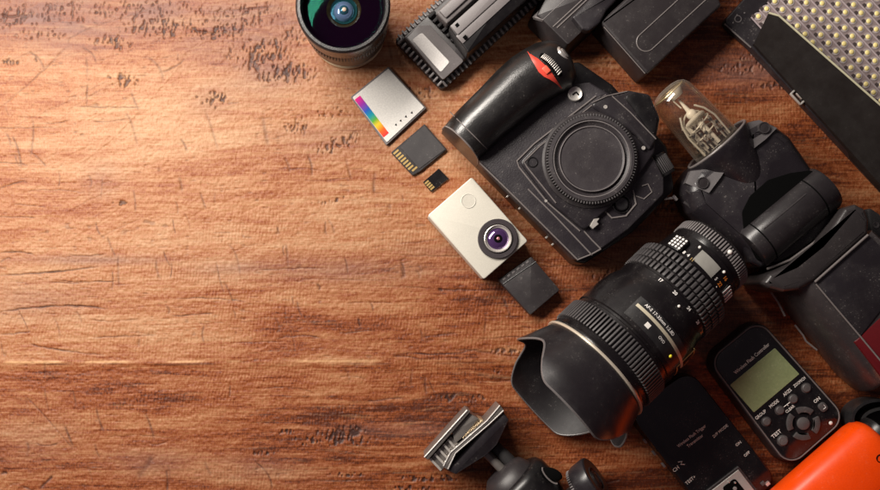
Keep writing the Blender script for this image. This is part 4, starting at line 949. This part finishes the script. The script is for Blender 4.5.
# ================================================================== wireless controller
T = Thing('flash_controller', 'black handheld wireless flash controller with an olive blank screen and round grey buttons', 'remote control', 777, 394, 39.3)
z = 17
ol = [(706, 360), (759, 317.5), (848.5, 418), (789, 470)]
bm = B(); q = round_poly(T.L(ol, z), [18, 16, 18, 18], 8); prism(bm, q, 0, z, 2.4, 4, taper=1.5); cb = T.part('case', bm, M['charcoal'])
bm = B(); prism(bm, round_poly(inset(T.L(ol, z), 3.2), [15, 14, 15, 15][0], 8), z-.2, z+.9, .5, 2); fp = T.part('face_plate', bm, M['gloss'])
bm = B(); rp = round_poly(inset(T.L(ol, z), 2.0), 15, 8); tube(bm, [Vector((p.x, p.y, z+.1)) for p in rp]+[Vector((rp[0].x, rp[0].y, z+.1))], .7, 6); T.part('face_rim_highlight', bm, M['edge'], fp)  # pale tube drawn as the highlight round the face
bm = B(); T.prism(bm, [(730, 385), (775, 348), (799.5, 374), (754, 412.5)], z+.8, z+1.3, .2, 1, 1); T.part('screen', bm, M['lcd'])
zz = z+.9
text(T, 'title_text', 'Wireless Flash Controller', 4.9, 751.8, 358.5, zz, M['white'], 1.5, bold=.02, sx=.86)
text(T, 'button_text', 'GROUP', 4.5, 760.7, 414.8, zz, M['white'], 0, bold=.05, sx=.85)
text(T, 'button_text', 'MODE', 4.5, 774, 403.8, zz, M['white'], 0, bold=.05, sx=.85)
text(T, 'button_text', 'AF/ZS', 4.5, 787.3, 392.4, zz, M['white'], 0, bold=.05, sx=.85)
text(T, 'button_text', 'ZOOM/CH', 4.14, 799.6, 382, zz, M['white'], 0, bold=.04, sx=.72)
text(T, 'button_text', 'CLEAR', 3.96, 790, 409, zz, M['white'], 0, bold=.05, sx=.9)
text(T, 'button_text', 'ON', 4.68, 817, 400, zz, M['white'], 0, bold=.05)
text(T, 'button_text', 'TEST', 5.04, 776.4, 434, zz, M['white'], 0, bold=.06)
bm = B(); a, b_ = T.l(783.8, 407, zz), T.l(790.5, 401.8, zz); tube(bm, [a, b_], .4, 4); tube(bm, [(a+b_)/2, (a+b_)/2+Vector((0, -1.8, 0))], .4, 4); T.part('bracket_mark', bm, M['white'])
for (x, y, r) in ((766.6, 421.6, 4.2), (780, 410.4, 4.2), (793.4, 399, 4.3), (806.6, 388, 4.4), (783, 440.7, 5.0)):
    bm = B(); q = T.l(x, y, z+2); lathe(bm, [(z, r+.8), (z+1.0, r+.7), (z+1.0, r), (z+2.4, r-.2), (z+3, r-.9), (z+3.2, 0)], Matrix.Translation((q.x, q.y, 0)), 28, cap1=False); T.part('button', bm, M['button'])
bm = B(); q = T.l(823, 407, z+2); prism(bm, round_poly(rect(q.x, q.y, 8, 9), 3), z, z+3, .8, 2); ob = T.part('power_button', bm, M['button'])
bm = B(); tube(bm, [Vector((q.x-1.5, q.y-1.6, z+3.1)), Vector((q.x+1.8, q.y-1.6, z+3.1)), Vector((q.x+1.8, q.y+1.6, z+3.1))], .3, 4); T.part('power_mark', bm, M['palelabel'], ob)
bm = B(); q = T.l(803.4, 423.5, z+2); lathe(bm, [(z, 6.4), (z+2.4, 6.2), (z+3, 5.2), (z+3.2, 0)], Matrix.Translation((q.x, q.y, 0)), 32, cap1=False); T.part('centre_button', bm, M['button'])
for k in range(4):
    bm = B(); pts = []
    a0 = math.radians(90*k+12); a1 = math.radians(90*k+78)
    pts = [Vector((q.x+16.6*math.cos(a0+(a1-a0)*i/10), q.y+16.6*math.sin(a0+(a1-a0)*i/10))) for i in range(11)]+[Vector((q.x+10.4*math.cos(a1+(a0-a1)*i/10), q.y+10.4*math.sin(a1+(a0-a1)*i/10))) for i in range(11)]
    prism(bm, round_poly(pts, 1.2, 3), z, z+2.8, .7, 2); T.part('direction_button', bm, M['button'])
bm = B(); q = T.l(830.8, 423, z+1); ball(bm, (q.x, q.y, z+1), 1.9, (1, 1, .5)); T.part('status_lamp', bm, M['white'])

# ================================================================== transmitter
T = Thing('flash_transmitter', 'flat glossy black flash trigger transmitter, half under the zoom lens', 'transmitter', 700, 440, 39.3)
z = 14
ol = [(627, 412), (690, 369), (777, 479), (724, 535)]
bm = B(); prism(bm, round_poly(T.L(ol, z), [18, 18, 14, 14], 8), 0, z, 2.0, 3, taper=1.5); T.part('case', bm, M['gloss'])
zz = z+.1
text(T, 'title_text', 'Wireless Flash Trigger', 4.4, 691.5, 436, zz, M['white'], -2, bold=.02, sx=.86)
text(T, 'title_text', 'Transmitter', 4.4, 695, 440.8, zz, M['white'], -2, bold=.02, sx=.9)
text(T, 'switch_text', 'D/P MODE', 4.0, 720.4, 431, zz, M['white'], 0, bold=.02)
text(T, 'switch_text', 'ON', 4.0, 738.5, 443.6, zz, M['white'], 0, bold=.03)
text(T, 'switch_text', 'OFF', 4.0, 747, 454, zz, M['white'], 0, bold=.03)
text(T, 'switch_text', 'CH', 5.0, 676, 469, zz, M['white'], 0, bold=.05)
text(T, 'switch_text', 'TEST+', 4.4, 690.6, 480, zz, M['white'], 0, bold=.04)
bm = B(); q = T.l(681.5, 463, zz); tube(bm, [q+Vector((-2, 3, .2)), q+Vector((1.6, 1, .2)), q+Vector((-1.4, -.4, .2)), q+Vector((1.6, -3, .2))], .55, 5); T.part('lightning_mark', bm, M['palelabel'])
bm = B(); T.prism(bm, [(738.5, 466), (706, 491), (735, 528), (768, 503)], z-.1, z+3, .6, 1, 1); fs = T.part('shoe_frame', bm, M['charcoal'])
bm = B(); T.prism(bm, [(738.5, 469.5), (711, 491), (735, 523), (763.5, 502)], z+2.9, z+4.0, .4, 1, .5); sp_ = T.part('shoe_plate', bm, M['metal'], fs)
bm = B(); T.prism(bm, [(735, 478), (722, 488), (738, 508), (751, 498)], z+3.9, z+4.6, .3, 1, 3); T.part('contact_pad', bm, M['gap'], sp_)
for (x, y) in ((735, 488.5), (735, 482.5), (729, 482)):
    bm = B(); q = T.l(x, y, z+5); lathe(bm, [(z+4, 2.2 if y > 485 else 1.2), (z+5.4, 1.8 if y > 485 else 1.0), (z+5.6, 0)], Matrix.Translation((q.x, q.y, 0)), 16, cap1=False); T.part('contact_pin', bm, M['chrome'], sp_)
bm = B(); q = T.l(765, 483.5, z); box(bm, (q.x-1.6, q.y+1.6, z+.4), (4, 4, 1.6), None, .4, 0); box(bm, (q.x+1.8, q.y-1.6, z+.4), (5, 4, 2.2), None, .5, 1); T.part('side_switch', bm, [M['button'], plain('pale_pink_switch', (.62, .40, .36), .4)])
bm = B()
for (x, y) in ((645, 441), (654, 453), (663.5, 465)):
    q = T.l(x, y, 9); box(bm, (q.x, q.y, 8), (2.2, 5, 4), None, .4)
for (x, y) in ((705.5, 392.5), (713.5, 404), (723, 416)):
    q = T.l(x, y, 9); box(bm, (q.x-1, q.y, 12), (1.8, 4.5, 3), None, .4)
T.part('edge_notches', bm, M['grey'])

# ================================================================== ball head with shoe clamp
T = Thing('ball_head', 'small tripod ball head with a silver ribbed shoe clamp, lying at the bottom edge', 'ball head', 520, 470, 42.5)
zt = 44
bm = B(); T.prism(bm, [(446, 470), (451, 455), (487, 424), (503, 411), (509, 420), (497, 445), (486, 455.5), (456, 474.5)], 6, zt, 1.6, 2, 1.5); T.part('platform', bm, M['body'])
bm = B(); T.prism(bm, [(443, 467), (450, 452), (487, 420), (500, 405), (504, 410), (489, 424), (455, 453), (448, 470)], 4, zt+2, .8, 2, .8); lj = T.part('lower_jaw', bm, M['steel'])
bm = B(); tube(bm, [T.l(x, y, zt+2) for x, y in ((443.5, 466), (450.5, 452.5), (487, 420.8), (500, 405.5))], .9, 8); tube(bm, [T.l(x, y, zt+2) for x, y in ((448, 469), (455.5, 453), (489, 424.2), (503.5, 410.5))], .8, 8); T.part('edge_highlights', bm, M['chrome'], lj)  # chrome tubes paint highlights onto the jaw edges
bm = B(); T.prism(bm, [(424, 457), (467, 409.5), (471, 411), (428, 460)], 8, zt+1, .7, 2, .8); jaw = T.part('upper_jaw', bm, M['steel'])
bm = B(); tube(bm, [T.l(424.5, 457.2, zt+1), T.l(467.2, 410.2, zt+1)], 1.0, 8); T.part('edge_highlight', bm, M['chrome'], jaw)  # chrome tube as a painted highlight on this jaw's edge
bm = B(); T.prism(bm, [(452, 432), (470, 413), (479, 418.5), (463, 437), (455, 444)], 8, zt-3, 1, 2, 1); T.part('locking_plate', bm, M['steel'], jaw)
bm = B(); T.prism(bm, [(429, 459.5), (451, 436), (461, 445), (441, 472)], 8, zt-5, .8, 2, 1); T.part('clamp_block', bm, M['steel'])
bm = B()
for k in range(5):
    t = k/4; x0_, y0_ = 430+18*t, 458.5-19*t; x1_, y1_ = 441+17*t, 470-19*t
    tube(bm, [T.l(x0_, y0_, zt-4), T.l(x1_, y1_, zt-4)], 1.3, 8)
T.part('clamp_ribs', bm, M['metal'])
bm = B(); T.prism(bm, [(461, 436), (478, 418), (484, 420), (464, 441)], 8, zt-8, .6, 1, .6); T.part('shoe_spring', bm, M['brass'])
ax = Vector((0.04, -1, 0)).normalized()
bm = B(); s0 = T.l(484, 451, 30); rod(bm, s0, s0+ax*34, 4.5, 4.5, 24); T.part('stem', bm, M['steel'])
bm = B(); s1 = T.l(492, 449, 28); rod(bm, s1+Vector((4, 0, 0)), s1+Vector((4, 0, 0))+ax*26, 6.2, 6.2, 20); T.part('drop_notch', bm, M['matte'])
bm = B(); c2 = T.l(505, 476, 30); fr_ = frame(c2, ax)
lathe(bm, [(-8, 12), (-7.5, 17), (-3, 23), (6, 27), (12, 28)], fr_, 64, cap1=True); T.part('socket', bm, M['charcoal'])
bm = B(); c2 = c2+Vector((3, 0, 0)); fr_ = frame(c2, ax); lathe(bm, [(6, 27), (8, 31), (14, 34), (30, 34), (44, 31), (56, 24), (62, 14), (63, 4)], fr_, 72); hs = T.part('housing', bm, M['black'], angle=40)
bm = B(); q = T.l(551, 474, 56); ball(bm, q, 7.5, (.8, 1.5, .25), rot=Matrix.Rotation(.5, 4, 'Z')); T.part('slot', bm, M['gap'], hs)
bm = B(); tube(bm, [q+Vector((5*math.cos(a)*.8-1, 10.5*math.sin(a), 1.6)) for a in [PI*.55+PI*.9*k/10 for k in range(11)]], .8, 6); T.part('slot_rim', bm, M['edge'], hs)
# locking knob
bm = B(); k0 = T.l(584, 486, 32); kd = Vector((1, -.12, .36)).normalized(); fr_ = frame(k0, kd)
lathe(bm, [(-8, 15), (-7, 19), (0, 22), (12, 23.5), (14, 23), (15, 21.5), (14.6, 12), (13, 10.5), (13, 7.5), (15, 7), (15.6, 5), (15, 4), (15, 0)], fr_, 56, cap1=False); kn = T.part('locking_knob', bm, M['flash'], angle=30)
bm = B()
for i in range(48):
    a = 2*PI*i/48; box(bm, fr_ @ Vector((19.6*math.cos(a), 19.6*math.sin(a), -4)), (1.4, 1.4, 6), fr_.to_3x3().to_4x4() @ Matrix.Rotation(a, 4, 'Z'), .3)
T.part('knob_ribs', bm, M['grey'], kn)
bm = B()
for r in (12.2, 8.2): tube(bm, [fr_ @ Vector((r*math.cos(2*PI*k/40), r*math.sin(2*PI*k/40), 14.6)) for k in range(41)], .6, 6, cap=False)
T.part('knob_face_rings', bm, M['charcoal'], kn)
bm = B(); rod(bm, T.l(560, 506, 30), fr_ @ Vector((0, 0, -6)), 8, 8, 20); T.part('knob_shaft', bm, M['black'])

# ================================================================== orange case and black strap
T = Thing('orange_case', 'glossy orange rounded plastic case in the bottom right corner', 'case', 860, 470, 40)
bm = B(); p0 = T.l(848, 452, 30); 
rings_ = []
for s_, k_ in ((0, .80), (1.5, .90), (4, .97), (8, 1.0), (40, 1.0), (90, 1.0)):
    ring = []
    for i in range(40):
        a = 2*PI*i/40; ex = .8
        x = 40*k_*abs(math.cos(a))**ex*(1 if math.cos(a) > 0 else -1); zz = 27*k_*abs(math.sin(a))**ex*(1 if math.sin(a) > 0 else -1)
        ring.append((x, zz, s_))
    rings_.append(ring)
# run from the upper end (near the strap) down to the lower left, out of frame
o0 = T.l(884, 448, 30); d_ = Vector((-1, -.02, 0)); w_ = Vector((0, -1, 0))
R_ = [[o0+d_*s_+w_*(x-0)+Vector((0, 0, zz)) for (x, zz, s_) in ring] for ring in rings_]
R_ = [[o0+d_*(s_*1.9)+w_*(x)+Vector((0, 0, zz)) for (x, zz, s_) in ring] for ring in rings_]
skin(bm, R_); sh = T.part('shell', bm, M['orange'], angle=60)
bm = B(); q = T.l(879, 458, 54); lathe(bm, [(50, 4), (57.2, 4), (57.4, 3.2), (56, 2.8), (56, 0)], Matrix.Translation((q.x, q.y, 0)), 24, cap1=False); T.part('screw_hole', bm, M['gap'], sh)
bm = B(); e = [v for v in R_[0]]; cen = sum(e, Vector())/len(e)
skin(bm, [[cen+(v-cen)*k+Vector((t, 0, 0)) for v in e] for k, t in ((.98, -2), (1.05, 1), (1.05, 6), (.9, 9))]); T.part('end_cap', bm, M['black'])
T = Thing('black_strap', 'coiled black strap lying beside the orange case at the right edge', 'strap', 862, 415, 0)
def strap(bm, pts, w, th):
    P = [T.l(*p) for p in pts]; rg = []
    for i, p in enumerate(P):
        d = (P[min(i+1, len(P)-1)]-P[max(i-1, 0)]).normalized(); sd_ = Vector((0, 0, 1)); nr = d.cross(sd_).normalized()
        rg.append([p+nr*th+sd_*w, p-nr*th+sd_*w, p-nr*th-sd_*w, p+nr*th-sd_*w])
    skin(bm, rg)
bm = B()
pts = [(847+26*(1-math.cos(a)), 418-19*math.sin(a), 16) for a in [-.9+3.2*k/26 for k in range(27)]]
strap(bm, pts, 13, 1.4); T.part('outer_loop', bm, M['black'])
bm = B(); pts = [(858+24*(1-math.cos(a)), 419-12*math.sin(a), 13) for a in [-1.0+3.0*k/26 for k in range(27)]]
strap(bm, pts, 11, 1.4); T.part('inner_loop', bm, M['matte'])
bm = B(); prism(bm, round_poly(T.L([(852, 408), (872, 400), (905, 400), (905, 440), (866, 434), (853, 424)], 10), 8), .5, 10, 3, 3); T.part('folded_strap', bm, M['matte'])

# ================================================================== camera and light
cam = bpy.data.cameras.new('camera'); co_ = bpy.data.objects.new('camera', cam); COL.objects.link(co_)
co_.location = (( NX-440)*S, (245-NY)*S, H*S); co_.rotation_euler = (0, 0, 0)
cam.sensor_width = 36; cam.lens = 36*H/880; cam.shift_x = (440-NX)/880; cam.shift_y = (NY-245)/880
cam.clip_start = .01; cam.clip_end = 50; scene.camera = co_
def area(name, loc, tgt, size, power, col):
    l = bpy.data.lights.new(name, 'AREA'); l.shape = 'RECTANGLE' if isinstance(size, tuple) else 'DISK'; l.size = (size[0] if isinstance(size, tuple) else size)*S
    if isinstance(size, tuple): l.size_y = size[1]*S
    l.energy = power; l.color = col
    o = bpy.data.objects.new(name, l); COL.objects.link(o); o.location = Vector(loc)*S
    o.rotation_euler = (Vector(tgt)-Vector(loc)).to_track_quat('-Z', 'Y').to_euler(); return o
win = area('window_light', (-520, 400, 700), (-20, 0, 0), (880, 230), 10.6, (1.0, .925, .84))
zz_ = (Vector((-520, 400, 700))-Vector((-20, 0, 0))).normalized(); xx_ = Vector((.737, .675, 0)); xx_ = (xx_-zz_*xx_.dot(zz_)).normalized()
win.rotation_euler = Matrix((xx_, zz_.cross(xx_), zz_)).transposed().to_euler()      # long side runs like a window sill
area('rim_light', (400, -350, 150), (190, -100, 40), 70, .035, (1.0, .20, .06))
w = bpy.data.worlds.new('World'); scene.world = w; w.use_nodes = True
nt = w.node_tree; bg = nt.nodes['Background']
tc = nt.nodes.new('ShaderNodeTexCoord'); sx = nt.nodes.new('ShaderNodeSeparateXYZ'); nt.links.new(tc.outputs['Generated'], sx.inputs[0])
v = mathn(nt, 'SUBTRACT', sx.outputs[1], sx.outputs[0]); v = mathn(nt, 'ADD', mathn(nt, 'MULTIPLY', v, .30), .5, True)
nt.links.new(ramp(nt, v, [(.15, (.10, .060, .075)), (.5, (.25, .19, .22)), (.70, (.42, .36, .35)), (.84, (1.5, 1.35, 1.25)), (.95, (2.2, 2.0, 1.85))]), bg.inputs[0]); bg.inputs[1].default_value = .30
scene.view_settings.view_transform = 'Standard'; scene.view_settings.look = 'None'; scene.view_settings.exposure = 0; scene.view_settings.gamma = 1
scene.render.engine = 'CYCLES'; scene.cycles.max_bounces = 10; scene.cycles.transmission_bounces = 10
